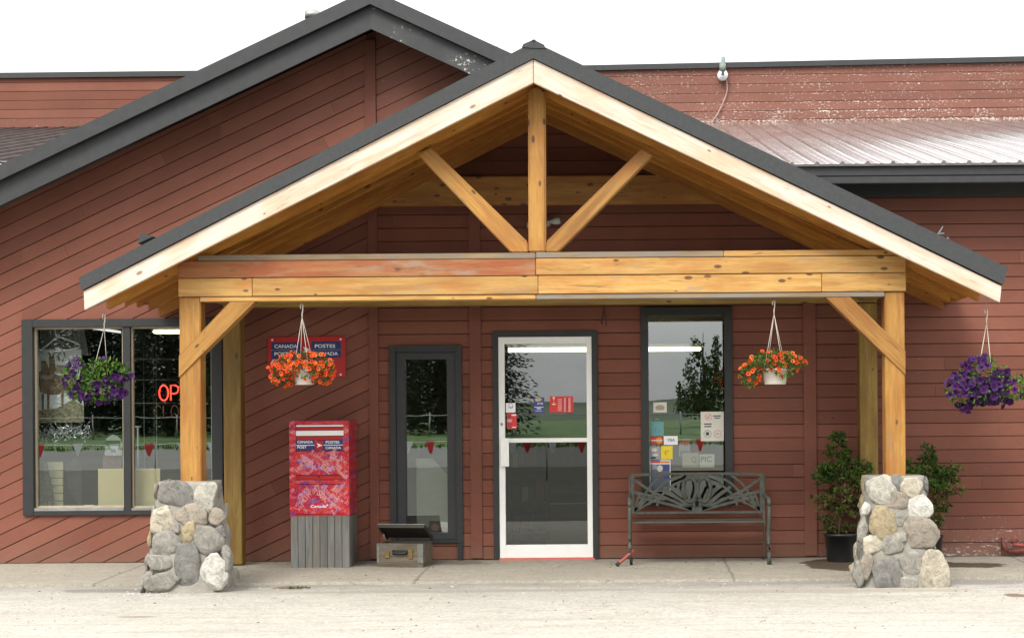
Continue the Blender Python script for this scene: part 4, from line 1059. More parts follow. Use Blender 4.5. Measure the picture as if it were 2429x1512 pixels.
# orange baskets under the front beam
hk = W(716, 722, OY); pc = W(722, 912, OY)
basket('full round basket of small orange flowers hanging in front of the post office sign', (hk.x, OY, hk.z), (pc.x, OY, pc.z), 0.096, 0.13,
       [(Vector((-0.01, 0.02, 0.045)), Vector((0.25, 0.15, 0.11))), (Vector((-0.17, -0.02, -0.04)), Vector((0.11, 0.12, 0.115))), (Vector((0.17, -0.02, -0.03)), Vector((0.085, 0.10, 0.095))), (Vector((0.0, -0.08, -0.005)), Vector((0.19, 0.10, 0.07)))],
       215, 1300, (0.0145, 0.0205), [F_OR, F_OR2, F_THR, L_MID], 0.125, 4, 4, ll=(0.022, 0.036), leafmats=(L_MID, L_MID, L_DARK))
hk = W(1835, 713, OY); pc = W(1838, 911, OY)
basket('sparser basket of orange flowers showing its white pot, right of the tall window', (hk.x, OY, hk.z), (pc.x, OY, pc.z), 0.112, 0.135,
       [(Vector((0.0, 0, 0.07)), Vector((0.21, 0.15, 0.085))), (Vector((-0.21, -0.01, -0.05)), Vector((0.095, 0.09, 0.10))), (Vector((0.17, 0, 0.06)), Vector((0.10, 0.09, 0.05))), (Vector((0.06, -0.10, -0.02)), Vector((0.075, 0.04, 0.06))), (Vector((-0.07, -0.10, 0.03)), Vector((0.07, 0.04, 0.05)))],
       84, 1000, (0.0155, 0.0205), [F_OR, F_OR2, F_THR, L_MID], 0.13, 9, 4, ll=(0.024, 0.04))
BY1 = -2.0
hk = W(247, 746, BY1); pc = W(236, 935, BY1)
basket('purple petunia basket with bright green leaves hanging before the wide shop window', (hk.x, BY1, hk.z), (pc.x, BY1, pc.z), 0.10, 0.12,
       [(Vector((0.06, -0.02, 0.06)), Vector((0.20, 0.15, 0.12))), (Vector((-0.18, -0.02, 0.02)), Vector((0.10, 0.12, 0.17))), (Vector((-0.02, -0.05, -0.09)), Vector((0.24, 0.14, 0.085))), (Vector((0.03, -0.09, -0.02)), Vector((0.17, 0.06, 0.10)))],
       80, 1250, (0.028, 0.037), [F_PU, F_PU2, F_PUD, L_MID], 0.13, 15, 2, flower_bias=lambda d, ox: 1.0 if ox < -0.1 else (0.9 if d.z < -0.15 else 0.05), ll=(0.035, 0.055))
hk = W(2339, 734, BY1); pc = W(2335, 945, BY1)
basket('wide drooping basket of deep purple petunias hanging at the right end of the porch roof', (hk.x, BY1, hk.z), (pc.x, BY1, pc.z), 0.10, 0.11,
       [(Vector((0.0, 0, 0.06)), Vector((0.20, 0.15, 0.20))), (Vector((-0.16, 0, -0.02)), Vector((0.16, 0.14, 0.15))), (Vector((0.18, -0.02, -0.01)), Vector((0.22, 0.14, 0.12))), (Vector((0.02, -0.08, -0.04)), Vector((0.16, 0.08, 0.10)))],
       170, 1100, (0.026, 0.035), [F_PU, F_PU2, F_PUD, L_MID], 0.13, 22, 4, flower_bias=lambda d, ox: 0.12 if (d.x > 0.0 and d.z > 0.35) else 1.0, ll=(0.035, 0.05))
for hx_, hy_, nm in ((W(247, 746, BY1).x, BY1, 'left'), (W(2339, 734, BY1).x, BY1, 'right')):
    z = W(247 if nm == 'left' else 2339, 746 if nm == 'left' else 734, BY1).z
    mb = MB(); mb.tube([(hx_, hy_, z - 0.002), (hx_, hy_, z + 0.13)], 0.0022, 6); obj('ceiling_hook', mb, M_STEEL, porch)
for px_ in (716, 1835):
    p = W(px_, 722, OY); mb = MB(); mb.tube([(p.x, OY, p.z), (p.x, OY, zt(709.5) + 0.005)], 0.003, 6); obj('ceiling_hook', mb, M_STEEL, porch)

M_POT = plain('black_nursery_pot', (0.012, 0.013, 0.014), 0.45, var=0.2)
M_SOIL = plain('potting_soil', (0.03, 0.02, 0.013), 0.95, var=0.4, scale=60)
M_STEM = plain('twig_brown', (0.11, 0.07, 0.04), 0.8, var=0.3)
def shrub(label, base, pr_, ph_, H, prof, seed, lean, dead=0.45):
    rr = random.Random(seed); x, y, z = base
    t = thing('potted_shrub', label, 'potted plant', base, 'potted shrubs beside the right pier')
    mb = MB(); mb.lathe([(pr_ * 0.84, 0), (pr_ * 0.86, 0.01), (pr_ * 0.98, ph_ * 0.9), (pr_ * 1.05, ph_ * 0.9), (pr_ * 1.05, ph_), (pr_ * 0.99, ph_), (pr_ * 0.95, ph_ * 0.86)], x, y, 30, z); p_ = obj('pot', mb, M_POT, t)
    mb = MB(); disc_z = z + ph_ * 0.9; vs = [Vector((x + pr_ * 0.96 * math.cos(2 * PI * k / 20), y + pr_ * 0.96 * math.sin(2 * PI * k / 20), disc_z + 0.008 * math.sin(k * 2.3))) for k in range(20)]; mb.add(vs, [tuple(range(20))]); obj('soil', mb, M_SOIL, p_)
    st, lv = MB(), MB(); z0 = z + ph_ * 0.88
    stem = lambda f: Vector((x + lean * f + 0.02 * math.sin(f * 7 + seed), y + 0.015 * math.sin(f * 9), z0 + H * f))
    st.tube([stem(f / 10) for f in range(11)], 0.01, 6, rs=[0.012 * (1 - f / 11.5) for f in range(11)])
    nb = 150
    for i in range(nb):
        f = rr.uniform(0.03, 0.99); w = prof(f)
        a = rr.uniform(0, 2 * PI); p = stem(f); L = w * rr.uniform(0.5, 1.08)
        rise = rr.uniform(0.15, 0.75) * (0.6 + f)
        q = p + Vector((math.cos(a) * L, math.sin(a) * L * 0.75, L * rise * 0.62 - (0.12 * L if f < 0.35 else 0)))
        md = (p + q) / 2 + Vector((0, 0, 0.12 * L))
        pts = smooth([p, md, q], 3); st.tube(pts, 0.0025, 4)
        n = max(8, int(L * 125))
        for k in range(n):
            s_ = rr.uniform(0.3, 1.0) ** 0.7; u = s_ * (len(pts) - 1); i0 = min(int(u), len(pts) - 2)
            c = pts[i0].lerp(pts[i0 + 1], u - i0) + rnd_dir(rr) * 0.014
            d = (q - p).normalized() * 0.6 + rnd_dir(rr) * 0.9
            low = f < dead and s_ < 0.95
            lv.m = rr.choices((3, 4, 2), (2.4, 1.4, 1.0))[0] if low and rr.random() < 0.68 else rr.choices((0, 1, 2, 4), (1.1, 2.6, 1.2, 1.0))[0]
            leaf(lv, c, d, rnd_dir(rr) + Vector((0, -0.3, 0.9)), rr.uniform(0.034, 0.062), rr.uniform(0.014, 0.025))
    obj('stem', st, M_STEM, t); obj('foliage', lv, [L_BRIGHT, L_MID, L_DARK, L_BROWN, L_OLIVE], t)
    return t
def interp(tab):
    def f(v):
        for (a, p), (b_, q) in zip(tab, tab[1:]):
            if v <= b_: return p + (q - p) * (v - a) / (b_ - a)
        return tab[-1][1]
    return f
p = W(1994, 1330, -0.33)
shrub('bushy potted evergreen in a black nursery pot left of the right stone pier', (p.x, -0.33, -0.02), 0.152, 0.275, 0.97, interp([(0, 0.10), (0.15, 0.20), (0.40, 0.35), (0.58, 0.29), (0.70, 0.13), (0.85, 0.13), (1.0, 0.03)]), 5, 0.0, 0.42)
p = W(2214, 1316, -0.30)
shrub('potted evergreen with a thin bare leader, its pot half hidden behind the right stone pier', (p.x - 0.03, -0.30, -0.015), 0.115, 0.24, 0.86, interp([(0, 0.05), (0.2, 0.14), (0.45, 0.30), (0.63, 0.40), (0.70, 0.16), (0.76, 0.02), (0.82, 0.10), (0.88, 0.02), (0.95, 0.07), (1.0, 0.07)]), 11, 0.02, 0.5)

# ------------------------------------------------------------------ notices and stickers
M_PAPER = plain('paper', (0.62, 0.60, 0.53), 0.6, var=0.04)
def pm(name, col): return plain('print_' + name, col, 0.45, var=0.06)
INK, REDK, ORK, YEL, TEAL, NAVY, GRY = pm('ink', (0.04, 0.04, 0.05)), pm('red', (0.60, 0.03, 0.03)), pm('orange', (0.75, 0.22, 0.03)), pm('yellow', (0.75, 0.58, 0.02)), pm('teal', (0.12, 0.30, 0.32)), pm('navy', (0.05, 0.06, 0.22)), pm('grey', (0.30, 0.30, 0.33))
KD = 0.082 / 245 * 1.0
def sheet(label, fx, a, b_, c, d, y, mat, cat='sticker', name='sticker', group=None, parts=()):
    p, q = fx(a, d, y), fx(c, b_, y)
    t = thing(name, label, cat, ((p.x + q.x) / 2, y, (p.z + q.z) / 2), group)
    mb = MB(); mb.box(p.x, y - 0.0012, p.z, q.x, y, q.z); obj('card', mb, mat, t)
    for k, (kind, m, args) in enumerate(parts):
        yy = y - 0.002 - 0.0006 * k
        if kind == 'text':
            s_, tx, tz, h_, w_ = args; o = fx(tx, tz, y); e = fx(tx + w_, tz - h_, y)
            text(s_, o.x, o.z, e.z - o.z, yy, m, t, width=e.x - o.x, bold=0.02)
        else:
            mb = MB()
            for a_ in args:
                if kind == 'bars': u, v = fx(a_[0], a_[3], y), fx(a_[2], a_[1], y); mb.box(u.x, yy, u.z, v.x, yy + 0.0005, v.z)
                elif kind == 'disc': u = fx(a_[0], a_[1], y); v = fx(a_[0] + a_[2], a_[1] - a_[3], y); disc(mb, u.x, u.z, v.x - u.x, yy, yy + 0.0005, 24, v.z - u.z)
                elif kind == 'ring':
                    u = fx(a_[0], a_[1], y); v = fx(a_[0] + a_[2], a_[1], y); r_ = v.x - u.x
                    mb.tube([(u.x + r_ * math.cos(2 * PI * i / 24), yy, u.z + r_ * math.sin(2 * PI * i / 24)) for i in range(24)], 0.0018, 5, closed=True)
                elif kind == 'stroke': mb.tube([(fx(i, j, y).x, yy, fx(i, j, y).z) for i, j in a_], 0.0022, 5)
            obj({'bars': 'printed_bar', 'disc': 'printed_spot', 'ring': 'printed_ring', 'stroke': 'printed_mark'}[kind], mb, m, t)
    return t
DR = lambda a, b_, y=0.0: W(1186.4 + a * 0.082, 918 + b_ * 0.082, y)
GD = 0.0025
sheet('small white sticker with a dark scribbled emblem at the left edge of the door glass', DR, 160, 450, 436, 726, GD, M_LET, parts=[('stroke', INK, [[(230, 600), (270, 575), (300, 600), (340, 590), (370, 560)]]), ('ring', GRY, [(300, 520, 60)])])
sheet('red sticker with a pale blob below the white one on the door glass', DR, 190, 750, 468, 1195, GD, REDK, parts=[('disc', M_PINK, [(270, 960, 75, 50)]), ('bars', M_LET, [(325, 780, 460, 820), (340, 1140, 450, 1165)]), ('bars', plain('print_maroon', (0.30, 0.04, 0.04)), [(200, 790, 300, 900), (210, 1030, 320, 1150)])])
sheet('navy bank machine sticker with a yellow swoosh on the door glass', DR, 965, 285, 1266, 745, GD, NAVY, parts=[('disc', pm('gold', (0.55, 0.40, 0.12)), [(1100, 350, 100, 50)]), ('stroke', M_LET, [[(1010, 390), (1090, 400), (1190, 360)]]), ('text', M_LET, ('ATM', 1065, 492, 50, 160)), ('bars', M_LET, [(985, 562, 1245, 580), (1050, 592, 1180, 606), (1060, 618, 1170, 634), (1010, 672, 1210, 684)])])
rows_ = [(1660, 335 + 52 * i, 1780, 360 + 52 * i) for i in range(7)]
sheet('large red price list sticker in the middle of the door glass', DR, 1432, 252, 2108, 724, GD, REDK, parts=[('bars', pm('pale_pink', (0.78, 0.38, 0.36)), rows_ + [(1840, 300 + 52 * i, 1895, 335 + 52 * i) for i in range(8)] + [(1965, 300 + 52 * i, 2030, 335 + 52 * i) for i in range(8)]), ('bars', INK, [(1800, 335 + 52 * i, 1825, 362 + 52 * i) for i in range(7)] + [(1915, 325 + 52 * i, 1950, 355 + 52 * i) for i in range(7)]), ('disc', pm('cream', (0.78, 0.62, 0.40)), [(1545, 310, 30, 45), (1550, 485, 58, 24)]), ('stroke', pm('cream', (0.7, 0.6, 0.4)), [[(1545, 330), (1550, 480)]])])
SW = lambda a, b_, y=0.0: W(1528.5 + a * 0.1719, 935.3 + b_ * 0.1719, y)
SY = 0.047
GN = 'notices inside the tall window'
sheet('cream card with a greyish oval drawing, topmost at the left of the tall window', SW, 120, 105, 305, 247, SY, M_PAPER, 'notice', 'notice', GN, [('disc', pm('taupe', (0.33, 0.28, 0.22)), [(213, 178, 62, 36)]), ('stroke', pm('taupe2', (0.3, 0.25, 0.2)), [[(155, 185), (175, 215)], [(270, 185), (255, 215)]])])
sheet('teal bag-shaped sign in the tall window, under the cream oval card', SW, 86, 372, 262, 568, SY, TEAL, 'notice', 'notice', GN, [('stroke', pm('pale_teal', (0.3, 0.45, 0.45)), [[(140, 372), (150, 335), (190, 335), (205, 372)]]), ('stroke', pm('pale_teal', (0.3, 0.45, 0.45)), [[(130, 520), (160, 440), (190, 500), (220, 430)]])])
sheet('orange and red card sticker with two overlapping circles in the tall window', SW, 78, 570, 254, 690, SY, pm('rust', (0.24, 0.05, 0.02)), parts=[('disc', REDK, [(125, 630, 46, 46)]), ('disc', ORK, [(200, 630, 46, 46)]), ('bars', M_PAPER, [(90, 622, 240, 638)])])
sheet('white sticker reading VISA in the tall window', SW, 264, 568, 456, 690, SY, M_LET, parts=[('text', NAVY, ('VISA', 312, 645, 42, 105))])
sheet('grey mottled sticker in the tall window beside the yellow one', SW, 76, 712, 212, 918, SY, GRY, parts=[('disc', M_PAPER, [(130, 760, 42, 26), (150, 830, 40, 18)]), ('disc', INK, [(120, 870, 40, 16)])])
sheet('yellow sticker with a small red squiggle in the tall window', SW, 225, 706, 386, 890, SY, YEL, parts=[('stroke', REDK, [[(265, 800), (290, 775), (340, 770)], [(280, 815), (300, 790), (285, 835)]])])
sheet('orange topped blue poster with a white border low in the tall window', SW, 75, 900, 356, 1330, SY, M_LET, 'poster', 'poster', None, [('bars', pm('slate', (0.10, 0.12, 0.17)), [(82, 956, 346, 1325)]), ('bars', ORK, [(215, 912, 346, 942)]), ('bars', REDK, [(82, 920, 214, 942)]), ('bars', GRY, [(100, 965, 170, 1030)]), ('disc', M_PAPER, [(210, 1015, 40, 45), (235, 1120, 28, 10)]), ('bars', NAVY, [(255, 970, 340, 1045), (260, 1080, 340, 1150)])])
sheet('large cream notice with round symbols and dark lines at the right of the tall window', SW, 775, 232, 1090, 640, SY, M_PAPER, 'notice', 'notice', GN, [('ring', REDK, [(880, 305, 46), (1005, 540, 50)]), ('ring', INK, [(868, 540, 50)]), ('bars', INK, [(945, 285, 1050, 300), (960, 315, 1040, 328), (820, 395, 925, 412), (822, 430, 920, 446), (845, 515, 888, 560)]), ('stroke', REDK, [[(855, 325), (880, 300), (905, 280)], [(870, 330), (890, 310)]]), ('stroke', INK, [[(985, 550), (1005, 530), (1025, 545)]])])
sheet('red and grey booklet in the tall window between the stickers and the lettered papers', SW, 472, 612, 626, 850, SY + 0.03, GRY, 'booklet', 'booklet', None, [('bars', REDK, [(474, 625, 624, 690)]), ('bars', pm('slate', (0.10, 0.12, 0.17)), [(490, 770, 620, 835)]), ('bars', M_PINK, [(500, 660, 600, 672)])])
sheet('pale paper with a brown letter Q low in the tall window', SW, 520, 800, 745, 1005, SY + 0.02, pm('buff', (0.42, 0.38, 0.29)), 'paper', 'paper', None, [('text', pm('brown', (0.13, 0.09, 0.06)), ('Q', 645, 930, 75, 70))])
sheet('white paper lettered PIC low in the tall window', SW, 758, 818, 962, 1003, SY + 0.02, M_PAPER, 'paper', 'paper', None, [('text', pm('brown', (0.13, 0.09, 0.06)), ('PIC', 775, 925, 75, 150))])
mb = MB(); mb.tube([(SW(i, j, 0.06).x, 0.06, SW(i, j, 0.06).z) for i, j in ((985, 80), (1080, 95), (1105, 60), (1120, 0), (1118, -80), (1060, -85))], 0.004, 6)
cord = obj('window_cord', mb, M_WIRE); tag(cord, 'thin white cord hanging at the right edge of the tall window', 'cord')
# narrow window: added pale panel imitating the lot's reflection, and a small plaque
q = NARR
t = thing('mirrored_lot_panel', 'added pale grey-green panel imitating the mirrored lot behind the lower half of the narrow window', 'board', ((q[0] + q[2]) / 2, 0.25, 0))
mb = MB(); zt_ = W(1000, 1086, 0.2).z; mb.prism([(q[0] + 0.075, 0.0), (q[2] + 0.1, 0.0), (q[2] + 0.1, zt_ - 0.30), (q[0] + 0.23, zt_), (q[0] + 0.075, zt_)], 0.22, 0.24)
obj('reflection_panel', mb, plain('mirrored_lot_tone', (0.30, 0.31, 0.24), 0.8, var=0.08), t)
mb = MB(); mb.prism([(q[0] - 0.05, 0.0), (q[2] + 0.1, 0.0), (q[2] + 0.1, 0.30), (q[0] - 0.05, 0.30)], 0.20, 0.219); obj('rail', mb, plain('board_rail', (0.10, 0.095, 0.07)), t)
pa, pb = W(1018, 1264, 0.1), W(1043, 1234, 0.1)
t = thing('plaque', 'small dark plaque with a brown round centre at the foot of the narrow window', 'plaque', ((pa.x + pb.x) / 2, 0.1, pa.z))
mb = MB(); mb.box(pa.x, 0.09, pa.z, pb.x, 0.1, pb.z); obj('card', mb, pm('umber', (0.05, 0.03, 0.025)), t)
mb = MB(); disc(mb, (pa.x + pb.x) / 2 + 0.005, (pa.z + pb.z) / 2, 0.037, 0.086, 0.0895); obj('printed_spot', mb, pm('rosy', (0.22, 0.11, 0.09)), t)

# ------------------------------------------------------------------ in the wide shop window
S1 = lambda a, b_, y=0.0: W(60 * 0.866 + a * 0.1984 * 0.866, 860 * 0.866 + b_ * 0.1984 * 0.866, y)     # upper left crop
S2 = lambda a, b_, y=0.0: W(60 * 0.866 + a * 0.1852 * 0.866, 1140 * 0.866 + b_ * 0.1852 * 0.866, y)    # lower left crop
S3 = lambda a, b_, y=0.0: W(340 * 0.866 + a * 0.1984 * 0.866, 860 * 0.866 + b_ * 0.1984 * 0.866, y)    # upper right crop
S4 = lambda a, b_, y=0.0: W(340 * 0.866 + a * 0.1984 * 0.866, 1130 * 0.866 + b_ * 0.1984 * 0.866, y)
IY = 0.22
p0 = S1(455, 200, IY)
hg = thing('coat_hanger', 'white plastic coat hanger hung empty in the shop window', 'hanger', (p0.x, IY, p0.z))
mb = MB(); V = lambda *l: [(S1(a, b_, IY).x, IY, S1(a, b_, IY).z) for a, b_ in l]
mb.tube(V((440, 195), (455, 205), (462, 260), (480, 315)), 0.006, 6); mb.tube(V((480, 318), (360, 420), (250, 495), (255, 512), (400, 515), (600, 500), (790, 460), (805, 430), (760, 400), (540, 318)), 0.0075, 8, closed=True)
obj('hanger_frame', mb, M_LET, hg)
# hanging print of two elk on pale ground, and rocks
ey = 0.30
fl_ = thing('wall_hanging', 'cloth hanging printed with two brown elk on rocks, behind the coat hanger', 'hanging', (S1(500, 900, ey).x, ey, S1(500, 1500, ey).z))
def poly_y(pts, y, fx=S1): return [(fx(a, b_, y).x, fx(a, b_, y).z) for a, b_ in pts]
mb = MB(); mb.prism(poly_y([(225, 480), (820, 480), (860, 1490), (215, 1500)], ey), ey, ey + 0.004); obj('cloth', mb, plain('pale_cloth', (0.72, 0.76, 0.80), 0.8, var=0.2, scale=6), fl_)
ELK = plain('elk_brown', (0.22, 0.15, 0.095), 0.8, var=0.45, scale=22); ELK2 = plain('elk_pale', (0.36, 0.28, 0.22), 0.8, var=0.3, scale=22)
mb = MB()
mb.prism(poly_y([(235, 800), (300, 760), (420, 800), (520, 850), (620, 830), (640, 1000), (560, 1100), (400, 1110), (260, 1080), (235, 960)], ey), ey - 0.004, ey - 0.001)
for a in (270, 345, 540, 690):
    mb.prism(poly_y([(a, 1050), (a + 40, 1050), (a + 32, 1330), (a + 8, 1330)], ey), ey - 0.0035, ey - 0.001)
mb.prism(poly_y([(560, 720), (700, 740), (760, 900), (740, 1060), (640, 1080), (560, 900)], ey), ey - 0.005, ey - 0.002)
mb.prism(poly_y([(270, 640), (330, 640), (400, 800), (260, 820)], ey), ey - 0.0055, ey - 0.002)
mb.prism(poly_y([(380, 590), (440, 580), (480, 800), (380, 820)], ey), ey - 0.006, ey - 0.002)
obj('elk_print', mb, ELK, fl_)
mb = MB()
for pts in ([(480, 700), (590, 700), (600, 800), (470, 810)], [(250, 830), (420, 840), (430, 900), (250, 900)]): mb.prism(poly_y(pts, ey), ey - 0.0075, ey - 0.0065)
obj('elk_chest', mb, ELK2, fl_)
mb = MB()
for ln in ([(400, 600), (385, 540), (360, 520)], [(430, 590), (450, 530), (500, 520)], [(520, 640), (500, 560), (540, 530)], [(560, 650), (600, 560), (580, 530)], [(450, 530), (440, 500)]):
    mb.tube([(S1(a, b_, ey).x, ey - 0.007, S1(a, b_, ey).z) for a, b_ in ln], 0.006, 5)
obj('antler_print', mb, ELK, fl_)
mb = MB()
mb.prism(poly_y([(225, 1330), (500, 1290), (700, 1180), (840, 1250), (860, 1488), (215, 1498)], ey), ey - 0.0085, ey - 0.0075); obj('rock_print', mb, plain('rock_print', (0.28, 0.25, 0.17), 0.8, var=0.6, scale=30), fl_)
mb = MB(); mb.prism(poly_y([(255, 170), (850, 170), (920, 575), (240, 500)], 0.5), 0.5, 0.51)
tag(obj('grey_shirt', mb, plain('grey_cloth', (0.36, 0.38, 0.40), 0.9, var=0.2, scale=5)), 'grey cloth hanging behind the coat hanger in the shop window', 'cloth')
# silver tinsel garland
mb = MB(); rr = random.Random(2)
for k in range(420):
    a, b_ = rr.uniform(235, 1000), 0
    b_ = rr.gauss(240, 60) + (40 if a < 500 else 0); p = S2(a, b_, 0.24); c = Vector((p.x, 0.24 + rr.uniform(-0.06, 0.06), p.z)); leaf(mb, c, rnd_dir(rr), rnd_dir(rr), rr.uniform(0.03, 0.06), 0.009)
tag(obj('tinsel_garland', mb, plain('silver_tinsel', (0.75, 0.76, 0.80), 0.3, 0.5, var=0.2)), 'bushy silver tinsel garland lying across the shop window display', 'garland')
mb = MB(); mb.box(S2(240, 0, 0.26).x, 0.2, S2(0, 440, 0.26).z, S2(1480, 0, 0.26).x, 0.42, S2(0, 360, 0.26).z)
tag(obj('display_shelf', mb, plain('dark_shelf', (0.02, 0.018, 0.016))), 'dark shelf under the tinsel in the shop window', 'shelf')
# stepped slat panel
mb = MB(); edges = [380, 400, 425, 455, 475, 480, 335]
sp_ = thing('slat_panel', 'cream slat-wall panel with dark grooves at the lower left of the shop window', 'panel', (S2(500, 1350, 0.3).x, 0.3, S2(500, 1350, 0.3).z))
ys_ = [665, 795, 908, 1020, 1132, 1246, 1350]
for i in range(6):
    mb.prism([(S2(a, b_, 0.3).x, S2(a, b_, 0.3).z) for a, b_ in ((edges[i + 1] if i < 5 else 330, ys_[i + 1] - 9), (610, ys_[i + 1] - 9), (610, ys_[i] + 4), (edges[i] if i < 5 else 335, ys_[i] + 4))], 0.29, 0.31)
obj('slats', mb, plain('cream_slat', (0.52, 0.47, 0.30), 0.6), sp_)
mb = MB(); p, q = S2(340, 1350, 0.33), S2(612, 660, 0.33); mb.box(p.x, 0.315, p.z, q.x, 0.33, q.z); obj('backing', mb, plain('slat_back', (0.16, 0.12, 0.07)), sp_)
CREAM = plain('cream_board', (0.62, 0.52, 0.30), 0.7, var=0.05, scale=4)
def propped(label, fx, a, b_, c, d, y=0.17):
    p, q = fx(a, d, y), fx(c, b_, y); mb = MB(); mb.box(p.x, y, p.z, q.x, y + 0.015, q.z); return tag(obj('display_board', mb, CREAM, bevel=0.002), label, 'board', 'cream boards propped in the shop window')
propped('cream board propped left of the shop window mullion', S2, 1128, 768, 1500, 1345); propped('cream board propped right of the shop window mullion', S4, 140, 765, 495, 1330)
mb = MB(); pts = [(1222, 575), (1475, 575), (1478, 400), (1455, 330), (1400, 280), (1345, 262), (1290, 285), (1245, 330), (1225, 400)]
mb.prism([(S2(a, b_, 0.2).x, S2(a, b_, 0.2).z) for a, b_ in pts], 0.2, 0.21)
ar = thing('arched_plaque', 'pale grey arched plaque standing in the shop window left of the mullion', 'plaque', (S2(1350, 575, 0.2).x, 0.2, S2(1350, 575, 0.2).z)); obj('plaque_panel', mb, plain('pale_grey_plaque', (0.30, 0.31, 0.33), 0.6), ar)
mb = MB(); mb.prism([(S2(a, b_, 0.2).x, S2(a, b_, 0.2).z) for a, b_ in ((1315, 480), (1380, 478), (1392, 530), (1330, 530))], 0.196, 0.199); obj('printed_mark', mb, INK, ar)
mb = MB(); p, q = S2(1205, 765, 0.26), S2(1480, 585, 0.26); mb.box(p.x, 0.24, p.z, q.x, 0.34, q.z); tag(obj('brick_block', mb, plain('dull_red_block', (0.14, 0.075, 0.055), 0.9, var=0.3, scale=20), bevel=0.004), 'dull red block under the arched plaque in the shop window', 'block')
mb = MB(); p, q = S2(918, 1345, 0.13), S2(1055, 1305, 0.13); mb.box(p.x, 0.12, p.z, q.x, 0.16, q.z); tag(obj('price_card', mb, M_LET, bevel=0.002), 'small white card lying on the shop window sill', 'card')
mb = MB()
for pts in ([(640, 770), (700, 1120), (860, 1330), (880, 1330), (880, 720), (780, 600)],): mb.prism([(S2(a, b_, 0.6).x, S2(a, b_, 0.6).z) for a, b_ in pts], 0.6, 0.62)
tag(obj('draped_cloth', mb, plain('grey_drape', (0.13, 0.135, 0.13), 0.9, var=0.3, scale=4)), 'grey draped cloth in the dim lower shop window', 'cloth')
mb = MB(); rr = random.Random(5)
for k in range(60):
    p = S2(rr.uniform(230, 420), rr.uniform(900, 1340), 0.2); leaf(mb, Vector((p.x, 0.2 + rr.uniform(-0.04, 0.06), p.z)), rnd_dir(rr), rnd_dir(rr), 0.06, 0.03)
tag(obj('artificial_plant', mb, leafmat('dusty_leaf', (0.09, 0.12, 0.08))), 'dusty artificial plant in the lower left corner of the shop window', 'plant')
# wire display rack
wr = thing('wire_rack', 'tall round wire display rack behind the right pane of the shop window', 'rack', (S3(430, 600, 0.75).x, 0.75, 0))
mb = MB()
cxr = S3(440, 600, 0.75).x; rw = S3(760, 0, 0.75).x - cxr
for py in (620, 905, 1225):
    z = S3(440, py, 0.75).z; mb.tube([(cxr + rw * math.cos(2 * PI * i / 36), 0.75 + rw * 0.8 * math.sin(2 * PI * i / 36), z) for i in range(36)], 0.0045, 5, closed=True)
for an in (1.9, 4.4): mb.tube([(cxr + rw * math.cos(an), 0.75 + rw * 0.8 * math.sin(an), 0.0), (cxr + rw * math.cos(an), 0.75 + rw * 0.8 * math.sin(an), 2.1)], 0.003, 5)
mb.tube([(cxr, 0.75, 0), (cxr, 0.75, 2.2)], 0.005, 6)
obj('rack_wire', mb, plain('rack_grey', (0.24, 0.24, 0.23), 0.5), wr)
# neon sign
NE = emit('neon_red', (1.0, 0.055, 0.032), 1.9)
ny = 0.16
o0 = S3(485, 1190, ny); e0 = S3(485, 980, ny); hN = e0.z - o0.z; wN = S3(610, 0, ny).x - o0.x
neon = thing('neon_sign', 'red lit neon sign reading OPEN above an unlit CLOSED in the shop window', 'sign', (o0.x, ny, o0.z))
def ell(cx, cz, rx, rz, n=22): return [(cx + rx * math.cos(2 * PI * i / n), ny, cz + rz * math.sin(2 * PI * i / n)) for i in range(n)]
def letters(word, x, z, h, w, gap, r, mat, name):
    mb = MB()
    for ch in word:
        P = lambda *l: [(x + a * w, ny, z + b_ * h) for a, b_ in l]
        if ch == 'O': mb.tube(ell(x + w / 2, z + h / 2, w / 2, h / 2), r, 7, closed=True)
        if ch == 'P': mb.tube(P((0.1, 0), (0.1, 1), (0.6, 1), (0.92, 0.88), (0.95, 0.7), (0.85, 0.52), (0.6, 0.45), (0.15, 0.45)), r, 7)
        if ch == 'E': mb.tube(P((0.9, 1), (0.1, 1), (0.1, 0), (0.9, 0)), r, 7); mb.tube(P((0.1, 0.5), (0.75, 0.5)), r, 7)
        if ch == 'N': mb.tube(P((0.1, 0), (0.1, 1), (0.9, 0), (0.9, 1)), r, 7)
        if ch == 'C': mb.tube(P((0.95, 0.82), (0.7, 1), (0.3, 0.97), (0.05, 0.7), (0.05, 0.3), (0.3, 0.03), (0.7, 0), (0.95, 0.18)), r, 7)
        if ch == 'L': mb.tube(P((0.1, 1), (0.1, 0), (0.85, 0)), r, 7)
        if ch == 'S': mb.tube(P((0.9, 0.85), (0.6, 1), (0.2, 0.92), (0.1, 0.72), (0.5, 0.5), (0.9, 0.28), (0.75, 0.05), (0.4, 0), (0.08, 0.15)), r, 7)
        if ch == 'D': mb.tube(P((0.1, 0), (0.1, 1), (0.5, 1), (0.9, 0.75), (0.9, 0.25), (0.5, 0), (0.1, 0)), r, 7)
        x += w + gap
    return obj(name, mb, mat, neon)
letters('OPEN', o0.x, o0.z, hN, wN * 0.92, wN * 0.17, 0.0075, NE, 'lit_tube')
c0_ = S3(415, 1430, ny); letters('CLOSED', c0_.x, c0_.z, S3(0, 1265, ny).z - c0_.z, wN * 0.75, wN * 0.12, 0.005, plain('unlit_tube', (0.20, 0.10, 0.06), 0.5), 'unlit_tube')
# little white posts with red labels on the shelf behind the glass
mb = MB(); a, b_ = S4(195, 750, 0.3), S4(190, 190, 0.3); mb.tube([(a.x, 0.3, a.z), (b_.x, 0.3, b_.z)], 0.011, 8); mb.tube([(b_.x - 0.03, 0.3, b_.z), (b_.x + 0.03, 0.3, b_.z)], 0.01, 8)
tag(obj('display_stand', mb, plain('stand_grey', (0.42, 0.44, 0.46), 0.4)), 'slim grey T-shaped display stand right of the shop window mullion', 'stand')

